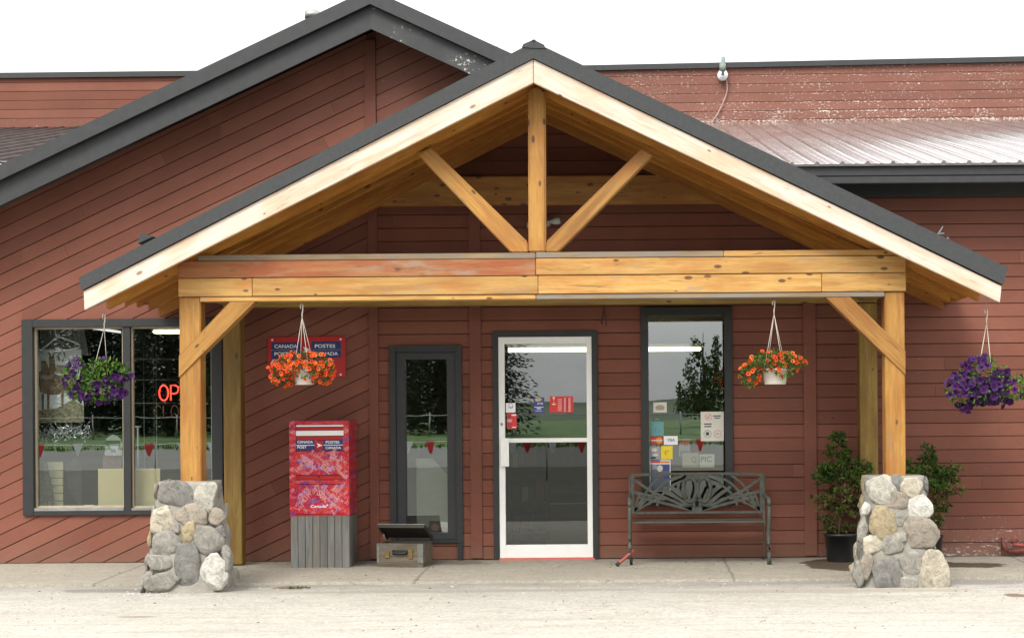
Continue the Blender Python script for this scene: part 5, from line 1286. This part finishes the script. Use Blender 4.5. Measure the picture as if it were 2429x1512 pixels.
# dim shelves seen through the door
M_SHF = plain('shop_shelf', (0.10, 0.09, 0.075), 0.7, var=0.3)
sh = thing('store_shelf', 'dim stocked shelf unit standing inside behind the glass door', 'shelf', (W(1260, 1250, 2.2).x, 2.2, 0))
xa_s, xb_s = W(1205, 1200, 2.0).x, W(1300, 1200, 2.0).x
mb = MB(); mb.box(xa_s, 2.0, 0, xa_s + 0.03, 2.4, 1.25); mb.box(xb_s - 0.03, 2.0, 0, xb_s, 2.4, 1.25); mb.box(xa_s + 0.03, 2.37, 0, xb_s - 0.03, 2.4, 1.25); obj('side_panel', mb, M_SHF, sh)
rr = random.Random(44)
for z in (0.08, 0.42, 0.78, 1.12):
    mb = MB(); mb.box(xa_s + 0.031, 2.0, z, xb_s - 0.031, 2.36, z + 0.025); obj('shelf_board', mb, M_SHF, sh)
    x = xa_s + 0.05
    while x < xb_s - 0.12:
        w_ = rr.uniform(0.05, 0.11); mb = MB(); mb.box(x, 2.04, z + 0.026, x + w_, 2.2, z + 0.026 + rr.uniform(0.12, 0.24))
        cl_ = rr.choice([pm('tin_red', (0.30, 0.05, 0.04)), pm('tin_cream', (0.5, 0.46, 0.36)), pm('tin_blue', (0.06, 0.10, 0.22)), pm('tin_brown', (0.16, 0.10, 0.06))])
        tag(obj('tin_box', mb, cl_, bevel=0.006), 'small dim goods box standing on the shelf inside the glass door', 'box', 'goods on the shelf inside the door'); x += w_ + rr.uniform(0.01, 0.05)

# ------------------------------------------------------------------ small fittings outside
p = W(1290, 527, -0.05)
fl2 = thing('floodlight', 'grey twin-headed floodlight on the wall behind the king post', 'light', (p.x, -0.03, p.z))
mb = MB(); mb.tube([(p.x + 0.02, -0.0, p.z), (p.x + 0.02, -0.05, p.z)], 0.05, 16); obj('base_plate', mb, M_STEEL, fl2)
for a, b_, c in ((0.02, 0.16, 0.005), (-0.02, -0.16, -0.03)):
    mb = MB(); mb.tube([(p.x + a, -0.06, p.z), (p.x + a + (b_ - a) * 0.35, -0.08, p.z + c * 0.4), (p.x + a + (b_ - a) * 0.55, -0.09, p.z + c * 0.6), (p.x + b_ * 0.78, -0.10, p.z + c), (p.x + b_, -0.11, p.z + c)], 0.02, 12, rs=[0.014, 0.016, 0.030, 0.034, 0.030]); obj('lamp_head', mb, plain('lamp_grey', (0.40, 0.42, 0.40), 0.4), fl2)
mb = MB(); V = lambda l: [(W(a, b_, -0.02).x, -0.012, W(a, b_, -0.02).z) for a, b_ in l]
mb.tube(V([(1432, 700), (1432, 735), (1426, 768)]), 0.004, 6); mb.tube(V([(1432, 735), (1437, 752), (1437, 772)]), 0.003, 6)
tag(obj('wall_cable', mb, M_WIN), 'short dark cable hanging on the wall above the door', 'cable')
# antenna on the right parapet
p = W(1713, 180, 7.45); e = W(1714.5, 137, 7.45)
an_ = thing('antenna', 'short green-grey pole antenna with a round white base fixed to the right parapet', 'antenna', (p.x, 7.42, p.z))
mb = MB(); mb.tube([(p.x, 7.40, p.z - 0.01), (e.x, 7.40, e.z)], 0.03, 10, rs=[0.04, 0.028]); mb.tube([(p.x, 7.40, p.z + 0.05), (p.x + 0.002, 7.40, p.z + 0.16)], 0.046, 10); obj('pole', mb, plain('verdigris_pole', (0.16, 0.20, 0.18), 0.6), an_)
mb = MB(); mb.tube([(p.x, 7.38, p.z), (p.x, 7.49, p.z)], 0.073, 22); mb.tube([(p.x, 7.37, p.z), (p.x, 7.38, p.z)], 0.05, 20); obj('round_base', mb, M_LET, an_)
mb = MB(); mb.tube(smooth([(W(a, b_, 7.46).x, 7.465, W(a, b_, 7.46).z) for a, b_ in ((1722, 186), (1724, 215), (1714, 245), (1700, 272), (1686, 292))]), 0.008, 6); obj('aerial_cable', mb, plain('aerial_wire', (0.42, 0.30, 0.26)), an_)
# flue and roof vent
p = W(740, 28, 3.0)
fu = thing('roof_flue', 'small grey flue pipe rising behind the left slope of the gable roof', 'pipe', (p.x, 3.0, p.z - 1.3))
mb = MB(); mb.lathe([(0.072, 0), (0.072, 1.22), (0.086, 1.22), (0.086, 1.30), (0.02, 1.30)], p.x, 3.0, 18, p.z - 1.3); obj('flue_pipe', mb, M_STEEL, fu)
p = W(1172, 118, 2.0)
mb = MB(); mb.box(p.x - 0.09, 1.9, p.z - 0.5, p.x + 0.06, 2.1, p.z); mb.lathe([(0.03, 0), (0.03, 0.03)], p.x + 0.02, 2.0, 10, p.z)
tag(obj('roof_vent', mb, M_DARK, bevel=0.01), 'small dark roof vent on the right slope of the gable roof', 'vent')
# bits left on the porch roof edge
P_ = lambda a, b_: W(360 * 0.866 + a * 0.0529 * 0.866, 620 * 0.866 + b_ * 0.0529 * 0.866, -2.18)
pts = [P_(400, 940), P_(470, 560), P_(550, 350), P_(1130, 510), P_(1230, 560)]
mb = MB(); mb.prism([(q.x, q.z) for q in pts], -2.22, -2.12)
tag(obj('roof_bracket', mb, M_ROOF, bevel=0.006), 'small dark metal bracket standing on the left slope of the porch roof', 'bracket')
Q_ = lambda a, b_: W(2530 * 0.866 + a * 0.1786 * 0.866, 590 * 0.866 + b_ * 0.1786 * 0.866, -2.2)
mb = MB(); mb.tube([Q_(180, 330), Q_(225, 280), Q_(290, 165)], 0.010, 6, rs=[0.014, 0.010, 0.004]); mb.tube([Q_(225, 285), Q_(310, 280)], 0.010, 6); mb.tube([Q_(350, 340), Q_(375, 370)], 0.012, 6)
tag(obj('bent_flashing', mb, plain('dull_flashing', (0.10, 0.11, 0.11), 0.6)), 'bent scrap of metal flashing sticking up from the right slope of the porch roof', 'flashing')
# rusty tap pipe at the right end of the wall
tp = thing('pipe_fitting', 'rusty red pipe fitting low on the wall at the far right', 'pipe', (W(2405, 1300).x, -0.08, 0))
K_ = lambda a, b_, y: (W(2560 * 0.866 + a * 0.4164 * 0.866, 930 * 0.866 + b_ * 0.4164 * 0.866, y).x, y, W(2560 * 0.866 + a * 0.4164 * 0.866, 930 * 0.866 + b_ * 0.4164 * 0.866, y).z)
M_RUST = plain('rusty_pipe', (0.13, 0.030, 0.022), 0.7, var=0.4, scale=30)
mb = MB(); mb.tube([K_(445, 1300, -0.06), K_(450, 1375, -0.08), K_(480, 1390, -0.10)], 0.022, 10); mb.tube([K_(480, 1392, -0.10), K_(600, 1385, -0.10)], 0.026, 10, rs=[0.02, 0.034]); obj('pipe', mb, M_RUST, tp)
mb = MB(); mb.tube([K_(505, 1340, -0.10), K_(510, 1308, -0.10), K_(530, 1300, -0.10), K_(548, 1318, -0.10)], 0.011, 8); mb.tube([K_(510, 1345, -0.10), K_(600, 1352, -0.10)], 0.018, 8); obj('valve_handle', mb, plain('pink_red_paint', (0.26, 0.055, 0.045), 0.6), tp)
# ------------------------------------------------------------------ ground
def ground_z(y):
    tab = [(0.2, -0.03), (-1.6, -0.055), (-2.4, -0.06), (-8, -0.14), (-16, -0.20), (-22, -0.12), (-27, 0.10), (-36, 0.30), (-44, 0.42), (-80, 0.60), (-140, 0.9), (-300, 1.3)]
    for (a, p), (b_, q) in zip(tab, tab[1:]):
        if b_ <= y <= a: return p + (q - p) * (y - a) / (b_ - a)
    return tab[0][1] if y > 0.2 else tab[-1][1]
def ground_sheet(name, ys, mat, lift=0.0, xs=None, wob=0.0):
    xs = xs or [-300, -120, -60, -30, -14] + [-12 + 1.0 * i for i in range(25)] + [14, 30, 60, 120, 300]
    vs = [Vector((x, y, ground_z(y) + lift + wob * noise.noise(Vector((x * 0.5, y * 0.5, 0))))) for y in ys for x in xs]; m = len(xs)
    mb = MB(); mb.smooth = True; mb.add(vs, [(j * m + i, j * m + i + 1, (j + 1) * m + i + 1, (j + 1) * m + i)[::-1] for j in range(len(ys) - 1) for i in range(m - 1)])
    o = obj(name, mb, mat); return tag(o, kind='structure')
def stain(nt, p, cx, cy, rx, ry, ns):
    """irregular wet patch on the ground"""
    d = nd(nt, 'ShaderNodeVectorMath', operation='SUBTRACT'); nt.links.new(p, d.inputs[0]); d.inputs[1].default_value = (cx, cy, 0)
    s = nd(nt, 'ShaderNodeVectorMath', operation='MULTIPLY'); nt.links.new(d.outputs[0], s.inputs[0]); s.inputs[1].default_value = (1 / rx, 1 / ry, 0)
    l = nd(nt, 'ShaderNodeVectorMath', operation='LENGTH'); nt.links.new(s.outputs[0], l.inputs[0])
    v = math_(nt, 'ADD', l.outputs['Value'], math_(nt, 'MULTIPLY', math_(nt, 'SUBTRACT', ns, 0.5), 1.5))
    return ramp(nt, v, [(0.0, g(1)), (0.78, g(1)), (0.9, g(0))])
def lot_mat(name, lo, hi, slab=False, stains=()):
    m, nt, b = newmat(name); p = pos(nt)
    big = noise_(nt, scaled(nt, p, (0.5, 1.1, 1)), 0.9, 6, 0.62); mid = noise_(nt, scaled(nt, p, (1, 2.2, 1)), 3.2, 6, 0.7); fine = noise_(nt, p, 110, 4, 0.8)
    f = math_(nt, 'ADD', math_(nt, 'MULTIPLY', big, 0.5), math_(nt, 'MULTIPLY', mid, 0.5))
    col = ramp(nt, f, [(0.32, lo), (0.62, hi)])
    col = mixc(nt, 0.75, col, ramp(nt, fine, [(0.28, g(0.62)), (0.5, g(0.98)), (0.75, g(1.22))]), 'MULTIPLY')
    vo = nd(nt, 'ShaderNodeTexVoronoi', {'Scale': 46.0}); nt.links.new(p, vo.inputs['Vector'])
    sv = nt.nodes.new('ShaderNodeSeparateColor'); nt.links.new(vo.outputs['Color'], sv.inputs[0])
    col = mixc(nt, 0.5, col, ramp(nt, sv.outputs[0], [(0.0, g(0.70)), (0.5, g(1.0)), (1.0, g(1.22))]), 'MULTIPLY')
    if slab:
        cr = noise_(nt, scaled(nt, p, (1.2, 1.2, 1)), 2.0, 5, 0.7)
        sx = nd(nt, 'ShaderNodeSeparateXYZ'); nt.links.new(p, sx.inputs[0])
        # saw-cut joints across the walk, slightly wandering
        xx = math_(nt, 'ADD', sx.outputs[0], math_(nt, 'MULTIPLY', cr, 0.05))
        j = math_(nt, 'ABSOLUTE', math_(nt, 'SUBTRACT', math_(nt, 'FRACT', math_(nt, 'MULTIPLY', math_(nt, 'ADD', xx, 0.42), 0.36)), 0.5))
        col = mixc(nt, ramp(nt, j, [(0.0, g(0.7)), (0.0028, g(0.55)), (0.005, g(0))]), col, (0.10, 0.09, 0.075))
    ns = noise_(nt, scaled(nt, p, (1, 1.6, 1)), 3.6, 6, 0.65)
    # hairline cracks
    cr2 = noise_(nt, scaled(nt, p, (0.55, 0.9, 1)), 1.5, 6, 0.62, 0.8)
    crm = math_(nt, 'MULTIPLY', ramp(nt, math_(nt, 'ABSOLUTE', math_(nt, 'SUBTRACT', cr2, 0.5)), [(0.0, g(1)), (0.0022, g(0.7)), (0.0045, g(0))]), ramp(nt, big, [(0.44, g(0)), (0.56, g(0.75))]))
    col = mixc(nt, crm, col, tuple(v * 0.38 for v in lo))
    if not slab:
        sp_ = nd(nt, 'ShaderNodeSeparateXYZ'); nt.links.new(p, sp_.inputs[0])
        # grime gathered along the foot of the kerb, and worn wheel tracks
        dk = math_(nt, 'ADD', math_(nt, 'MULTIPLY', sp_.outputs[1], -1.0), math_(nt, 'MULTIPLY', math_(nt, 'SUBTRACT', noise_(nt, scaled(nt, p, (0.8, 1.5, 1)), 2.2, 5, 0.7), 0.5), 1.5))
        col = mixc(nt, ramp(nt, math_(nt, 'MULTIPLY', dk, 0.25), [(0.40, g(0.55)), (0.46, g(0.42)), (0.54, g(0.16)), (0.65, g(0))]), col, tuple(v * 0.52 for v in lo))
        tk = noise_(nt, scaled(nt, p, (0.16, 3.0, 1)), 2.4, 5, 0.6, 0.3)
        col = mixc(nt, ramp(nt, tk, [(0.54, g(0)), (0.66, g(0.30))]), col, tuple(v * 0.66 for v in lo))
    for cx, cy, rx, ry, c in stains:
        col = mixc(nt, stain(nt, p, cx, cy, rx, ry, ns), col, c)
    nt.links.new(col, b.inputs['Base Color']); b.inputs['Roughness'].default_value = 0.9; b.inputs['Specular IOR Level'].default_value = 0.25
    bump(nt, b, math_(nt, 'ADD', fine, math_(nt, 'MULTIPLY', vo.outputs['Distance'], 0.8)), 0.45, 0.008)
    return m
WET = (0.075, 0.056, 0.036); WETL = (0.19, 0.165, 0.13)
sx = lambda a, b_, y: W(a, b_, y).x
slab_st = [(sx(1990, 1345, -0.9), -0.62, 0.34, 0.62, WET), (sx(2120, 1350, -0.9), -0.95, 0.36, 0.34, WET), (sx(2300, 1345, -0.8), -0.75, 0.38, 0.25, WET), (sx(2250, 1350, -1.1), -0.55, 0.20, 0.25, WET), (sx(930, 1340, -0.8), -0.25, 1.1, 0.22, WETL)]
lot_st = [(sx(690, 1380, -1.9), -1.86, 0.20, 0.13, (0.15, 0.115, 0.075)), (sx(260, 1385, -2), -1.98, 0.55, 0.16, (0.20, 0.185, 0.165)), (sx(2330, 1368, -1.8), -1.85, 0.5, 0.2, (0.22, 0.205, 0.185)), (sx(2405, 1432, -2.7), -2.75, 0.10, 0.12, (0.16, 0.12, 0.08)), (sx(345, 1475, -3.4), -3.6, 0.16, 0.05, (0.22, 0.19, 0.15)), (sx(1950, 1420, -2.6), -2.4, 1.6, 0.14, (0.30, 0.27, 0.22)), (sx(1100, 1400, -2.4), -2.2, 1.6, 0.12, (0.27, 0.245, 0.205))]
M_LOT = lot_mat('pale_gravel_lot', (0.315, 0.295, 0.255), (0.405, 0.385, 0.34), stains=lot_st)
M_SLAB = lot_mat('worn_concrete', (0.265, 0.240, 0.192), (0.335, 0.308, 0.252), slab=True, stains=slab_st)
ground_sheet('parking_lot', [0.2, -0.8, -1.6, -2.4, -4, -6, -7], M_LOT)
M_ASPH = lot_mat('dark_asphalt', (0.075, 0.075, 0.062), (0.125, 0.122, 0.105))
ground_sheet('asphalt_lot', [-7, -8, -10, -13, -16, -19, -22, -24.5], M_ASPH)
mb = MB(); n = 140; fr_, bk = [], []
xs = [XL - 4 + (XR - XL + 9) * i / n for i in range(n + 1)]
for x in xs:
    e = -1.66 + 0.035 * noise.noise(Vector((x * 1.3, 3, 0))) + 0.02 * noise.noise(Vector((x * 5, 1, 0)))
    fr_.append(Vector((x, e, -0.032))); bk.append(Vector((x, 0.13, 0.0 - 0.004)))
low = [Vector((v.x, v.y - 0.012, -0.09)) for v in fr_]
m_ = n + 1
mb.add(fr_ + bk + low, [(i, i + 1, m_ + i + 1, m_ + i) for i in range(n)] + [(2 * m_ + i, 2 * m_ + i + 1, i + 1, i) for i in range(n)])
tag(obj('sidewalk', mb, M_SLAB), kind='structure')
mb = MB(); rr = random.Random(31)
for k in range(900):
    x = rr.uniform(-6.5, 4.5); y = -1.7 - abs(rr.gauss(0, 1.3)); r_ = rr.uniform(0.004, 0.013) * (1.5 if rr.random() < 0.06 else 1)
    if y < -6: continue
    z = ground_z(y); c = rr.uniform(0.5, 1.15); mb.c = (0.42 * c, 0.40 * c, 0.36 * c)
    vs = [Vector((x + r_ * rr.uniform(0.6, 1.2) * dx, y + r_ * rr.uniform(0.6, 1.2) * dy, z + r_ * dz * rr.uniform(0.5, 0.9))) for dx, dy, dz in ((1, 0, 0.1), (0, 1, 0.1), (-1, 0, 0.1), (0, -1, 0.1), (0, 0, 1))]
    mb.add(vs, [(0, 1, 4), (1, 2, 4), (2, 3, 4), (3, 0, 4)])
for k in range(64):
    x = sx(375, 1395, -2.1) + rr.gauss(0, 0.16); y = -2.28 + rr.gauss(0, 0.06); r_ = rr.uniform(0.006, 0.016); z = ground_z(y); c = rr.uniform(0.6, 1.15); mb.c = (0.42 * c, 0.40 * c, 0.37 * c)
    vs = [Vector((x + r_ * rr.uniform(0.6, 1.2) * dx, y + r_ * rr.uniform(0.6, 1.2) * dy, z + r_ * dz * rr.uniform(0.5, 0.9))) for dx, dy, dz in ((1, 0, 0.1), (0, 1, 0.1), (-1, 0, 0.1), (0, -1, 0.1), (0, 0, 1))]
    mb.add(vs, [(0, 1, 4), (1, 2, 4), (2, 3, 4), (3, 0, 4)])
tag(obj('loose_gravel', mb, M_STONE), 'loose pebbles scattered over the pale parking lot', 'gravel', kind='stuff')
mb = MB(); mb.m = 0
for k in range(46):
    x = sx(700, 1388, -2) + rr.uniform(-0.06, 0.12); y = -1.95 + rr.gauss(0, 0.025); leaf(mb, Vector((x, y, ground_z(y))), Vector((rr.uniform(-0.5, 0.5), rr.uniform(-0.3, 0.3), 1)), Vector((0, -1, 0.2)), rr.uniform(0.012, 0.03), 0.006)
tag(obj('weed_tuft', mb, L_MID), 'tiny weeds growing from the broken pavement edge', 'weeds', kind='stuff')

mb = MB(); rr = random.Random(77)
for k in range(260):
    x = rr.uniform(-6.5, 4.5); y = rr.uniform(-4.5, -0.1); z = ground_z(y) + 0.003 if y < -1.75 else -0.002 + 0.017 * (y + 0.0) ; mb.m = rr.choice((0, 0, 1))
    leaf(mb, Vector((x, y, z)), Vector((rr.uniform(-1, 1), rr.uniform(-1, 1), 0.05)), Vector((0, 0, 1)), rr.uniform(0.012, 0.035), rr.uniform(0.005, 0.014))
tag(obj('dry_litter', mb, [L_BROWN, L_DARK]), 'scattered dry leaf bits and grit on the pavement', 'litter', kind='stuff')

# what stands behind the photographer: seen mirrored in the glass
M_ROAD = lot_mat('road_asphalt', (0.165, 0.165, 0.152), (0.225, 0.222, 0.208))
ground_sheet('road', [-24.5, -26, -28, -31, -34], M_ROAD)
mb = MB(); rr = random.Random(9)
for k in range(2600):
    x = rr.uniform(-32, 14); y = -33.8 + rr.gauss(0, 0.6); mb.m = rr.choice((0, 0, 1)); s_ = rr.uniform(0.5, 1.4) * (0.5 + noise.noise(Vector((x * 0.4, y, 3))))
    if s_ > 0.15: leaf(mb, Vector((x, y, ground_z(y))), Vector((rr.uniform(-0.6, 0.6), rr.uniform(-0.4, 0.4), 1)), Vector((0, 1, 0.3)), 0.17 * s_, 0.05)
tag(obj('roadside_weeds', mb, [L_MID, L_OLIVE]), 'ragged weeds along the far edge of the road', 'weeds', kind='stuff')
M_GRASS = plain('verge_grass', (0.058, 0.118, 0.022), 0.9, var=0.75, scale=0.55, bmp=0.5)
ground_sheet('grass_verge', [-34, -38, -44, -60, -80], M_GRASS)
M_FIELD = plain('far_field', (0.030, 0.060, 0.020), 0.9, var=0.5, scale=0.3)
ground_sheet('far_field', [-80, -110, -140, -200, -300], M_FIELD)
mb = MB(); n = 60; vs = []
for j, (y, h_) in enumerate(((-300, 0.0), (-330, 1.0), (-380, 1.6), (-460, 0.3))):
    for i in range(n + 1):
        x = -300 + 600 * i / n; vs.append(Vector((x, y, 1.2 + h_ * (0.5 + 1.2 * noise.noise(Vector((x * 0.02, 4, 0))) + max(0, x) * 0.05))))
mb.smooth = True; mb.add(vs, [(j * (n + 1) + i, j * (n + 1) + i + 1, (j + 1) * (n + 1) + i + 1, (j + 1) * (n + 1) + i)[::-1] for j in range(3) for i in range(n)])
tag(obj('hills', mb, plain('wooded_hill', (0.022, 0.040, 0.018), 0.95, var=0.5, scale=0.15)), kind='structure')
T_BARK = plain('tree_bark', (0.07, 0.055, 0.04), 0.9, var=0.3); T_NEED = leafmat('needle_green', (0.016, 0.034, 0.014)); T_NEED2 = leafmat('needle_dark', (0.010, 0.020, 0.010)); T_LEAF = leafmat('tree_leaf', (0.05, 0.095, 0.02)); T_LEAF2 = leafmat('tree_leaf_dark', (0.022, 0.048, 0.012))
def conifer(x, d, H, w, seed, label):
    rr = random.Random(seed); z0 = ground_z(-d) - 0.1
    t = thing('conifer_tree', label, 'tree', (x, -d, z0), 'conifers across the road')
    mb = MB(); mb.tube([(x, -d, z0), (x, -d, z0 + H * 0.5), (x, -d, z0 + H)], 0.1, 7, rs=[0.16, 0.09, 0.01]); obj('trunk', mb, T_BARK, t)
    mb = MB()
    for k in range(int(1500 * H / 7)):
        f = rr.random() ** 0.8; z = z0 + 0.3 + (H - 0.3) * f; L = w * (1 - f) ** 0.8 * rr.uniform(0.65, 1.1) + 0.08; a = rr.uniform(0, 2 * PI)
        dr = Vector((math.cos(a), math.sin(a), -0.25 + 0.3 * f)); p = Vector((x, -d, z))
        for q in range(4):
            s_ = 0.25 + 0.25 * q; mb.m = rr.random() < 0.5
            leaf(mb, p + dr * L * (s_ - 0.15), dr + rnd_dir(rr) * 0.5, Vector((0, 0, 1)) + rnd_dir(rr) * 0.5, 0.11 + 0.09 * L, 0.05 + 0.04 * L)
    obj('crown', mb, [T_NEED, T_NEED2], t)
    return t
xs_ = [(-6.9, 46, 8.5, 1.5), (-8.8, 49, 9.5, 1.8), (-11.2, 52, 8.0, 1.7), (-13.4, 47, 10.0, 1.9), (-15.6, 51, 9.0, 1.9), (-17.6, 48, 10.5, 2.0), (-19.8, 52, 9.0, 2.0), (-22.0, 47, 11.0, 2.1), (-24.4, 51, 9.5, 2.1), (-27.0, 48, 10.5, 2.2), (-29.5, 52, 9.0, 2.2)]
conifer(-4.55, 45, 8.2, 1.5, 60, 'lone dark conifer across the road mirrored at the left of the door glass')
row = [conifer(*a, 61 + i, 'dark conifer in the row across the road behind the photographer') for i, a in enumerate(xs_)]
for i, t0 in enumerate(row + row[:4]):                      # a second, farther row
    t = t0.copy(); COL.objects.link(t); t.location = (-6.6 - 1.75 * i, -58 - 2.5 * (i % 3), ground_z(-58)); t.rotation_euler = (0, 0, 1.3 * i + 0.7); t.scale = (1.2, 1.2, 1.15)
    t['label'] = 'conifer of the farther row across the road behind the photographer'
    for ch in t0.children:
        c = ch.copy(); COL.objects.link(c); c.parent = t
def broadleaf(x, d, H, blobs, seed, label, nl):
    rr = random.Random(seed); z0 = ground_z(-d) - 0.1
    t = thing('leafy_tree', label, 'tree', (x, -d, z0), 'leafy trees across the road')
    mb = MB(); mb.tube([(x, -d, z0), (x + 0.05, -d, z0 + H * 0.5), (x, -d, z0 + H * 0.95)], 0.1, 7, rs=[0.12, 0.07, 0.01])
    cr = MB()
    for ox, oz, rx, rz, dens in blobs:
        c = Vector((x + ox, -d, z0 + oz)); mb.tube([(x, -d, z0 + oz * 0.5), c], 0.03, 5, rs=[0.04, 0.01])
        for k in range(int(nl * dens)):
            v = rnd_dir(rr); s_ = rr.random() ** 0.45; cr.m = rr.random() < 0.55
            leaf(cr, c + Vector((v.x * rx, v.y * rx, v.z * rz)) * s_, rnd_dir(rr), rnd_dir(rr), rr.uniform(0.12, 0.24), rr.uniform(0.08, 0.14))
    obj('trunk', mb, T_BARK, t); obj('crown', cr, [T_LEAF, T_LEAF2], t)
dd = 60; tx = lambda px: (px - VX) * (DIST + dd) / FPX; tz = lambda py: EYE + (VY - py) * (DIST + dd) / FPX - (ground_z(-dd) - 0.1)
B_ = lambda px, py, rx, ry, de: (tx(px) - tx(1668), tz(py), rx * (DIST + dd) / FPX, ry * (DIST + dd) / FPX, de)
broadleaf(tx(1668), dd, 4.6, [B_(1700, 850, 12, 60, 0.9), B_(1655, 830, 14, 34, 0.5), B_(1640, 880, 22, 34, 0.45), B_(1680, 880, 26, 40, 0.8), B_(1660, 930, 42, 34, 1.3), B_(1700, 920, 26, 44, 1.2), B_(1640, 965, 45, 26, 1.4), B_(1690, 975, 45, 34, 1.8), B_(1612, 930, 10, 26, 0.3)], 80, 'loose leafy tree across the road mirrored in the tall window', 330)
broadleaf(tx(1730), dd - 3, 3.2, [B_(1735, 960, 40, 34, 2.0), B_(1760, 940, 44, 42, 2.0)], 81, 'low dense leafy tree across the road at the right of the mirrored view', 330)
# bunting strung between posts beside the lot
bd = 20.0; bz = lambda py: EYE + (VY - py) * (DIST + bd) / FPX
bpx = lambda px: (px - VX) * (DIST + bd) / FPX
bt_ = thing('bunting', 'string of white and red pennant flags strung along the edge of the lot', 'bunting', (bpx(1200), -bd, ground_z(-bd)))
mb = MB(); mb.tube([(bpx(-100) + i * (bpx(1760) - bpx(-100)) / 24, -bd, bz(1042) - 0.03 * math.sin(PI * (i % 8) / 8)) for i in range(25)], 0.006, 5); obj('cord', mb, M_LET, bt_)
rr = random.Random(3)
for px, m_p in ((0, 0), (90, 1), (180, 0), (268, 0), (350, 1), (430, 0), (500, 0), (560, 0), (640, 1), (720, 0), (800, 0), (880, 1), (965, 0), (1018, 1), (1070, 0), (1130, 0), (1213, 0), (1250, 1), (1310, 0), (1378, 1), (1440, 0), (1520, 1), (1590, 0), (1660, 1), (1730, 0)):
    mb = MB(); x = bpx(px); w_ = 0.115; z = bz(1042)
    mb.prism([(x - w_, z), (x + w_, z), (x + 0.02, z - 0.27), (x - 0.02, z - 0.27)], -bd - 0.003, -bd + 0.003); obj('pennant', mb, REDK if m_p else M_LET, bt_)
for px in (-100, 365, 830, 1295, 1760):
    mb = MB(); x = bpx(px); mb.tube([(x, -bd, ground_z(-bd) - 0.05), (x, -bd, bz(1040))], 0.02, 8); obj('post', mb, M_STEEL, bt_)
# rail along the far edge of the verge
rl_ = thing('roadside_rail', 'thin pale rail fence along the grass across the road', 'fence', (0, -43, ground_z(-43)))
mb = MB(); mb.tube([(-34, -43, ground_z(-43) + 0.75), (20, -43, ground_z(-43) + 0.75)], 0.02, 6); obj('rail', mb, M_STEEL, rl_)
for i in range(19):
    mb = MB(); x = -34 + 3 * i; mb.tube([(x, -43, ground_z(-43) - 0.1), (x, -43, ground_z(-43) + 0.85)], 0.03, 6); obj('post', mb, M_STEEL, rl_)

# ------------------------------------------------------------------ light
w = bpy.data.worlds.new('World'); sc.world = w; w.use_nodes = True
nt = w.node_tree; bg = nt.nodes['Background']
SUN_EL, SUN_AZ = math.radians(48), math.radians(205)       # behind the photographer, a little to the left
sky = nt.nodes.new('ShaderNodeTexSky'); sky.sky_type = 'NISHITA'; sky.sun_disc = False
sky.sun_elevation = SUN_EL; sky.sun_rotation = SUN_AZ; sky.dust_density = 3.0
hs = nd(nt, 'ShaderNodeHueSaturation', {'Saturation': 0.12, 'Color': sky.outputs[0]})
tc = nt.nodes.new('ShaderNodeTexCoord')
cl = noise_(nt, scaled(nt, tc.outputs['Generated'], (1, 1, 2.5)), 2.6, 7, 0.6)
cloud = ramp(nt, cl, [(0.32, g(7.6)), (0.68, g(15.0))])
sz_ = nd(nt, 'ShaderNodeSeparateXYZ'); nt.links.new(tc.outputs['Generated'], sz_.inputs[0])
mixed = mixc(nt, 0.72, hs.outputs[0], cloud)
# an overcast sky is brightest overhead
mixed = mixc(nt, 1.0, mixed, ramp(nt, sz_.outputs[2], [(0.0, g(0.60)), (0.25, g(0.70)), (0.6, g(1.2)), (1.0, g(1.6))]), 'MULTIPLY')
nt.links.new(mixed, bg.inputs['Color']); bg.inputs['Strength'].default_value = 0.10
sl_ = bpy.data.lights.new('Sun', 'SUN'); sl_.energy = 1.3; sl_.angle = math.radians(22); sl_.color = (1.0, 0.95, 0.87)
so = bpy.data.objects.new('sun', sl_); COL.objects.link(so)
sd = Vector((math.sin(SUN_AZ) * math.cos(SUN_EL), math.cos(SUN_AZ) * math.cos(SUN_EL), math.sin(SUN_EL)))
so.rotation_euler = sd.to_track_quat('Z', 'Y').to_euler(); so.location = sd * 60

# ------------------------------------------------------------------ camera
cd = bpy.data.cameras.new('Camera'); cam = bpy.data.objects.new('camera', cd); COL.objects.link(cam)
cd.sensor_width = 36; cd.sensor_fit = 'HORIZONTAL'; cd.lens = 36 * FPX / 2428
cd.shift_x = -(VX - 1214) / 2428; cd.shift_y = (VY - 756) / 2428
cam.matrix_world = Matrix.Translation((0, -DIST, EYE)) @ Matrix.Rotation(PI / 2, 4, 'X') @ Matrix.Rotation(-ROLL, 4, 'Z')
cd.clip_start = 0.1; cd.clip_end = 3000
sc.camera = cam
sc.view_settings.view_transform = 'Standard'; sc.view_settings.look = 'None'; sc.view_settings.exposure = 1.2; sc.view_settings.gamma = 1.0
sc.render.resolution_x, sc.render.resolution_y = 1024, 637
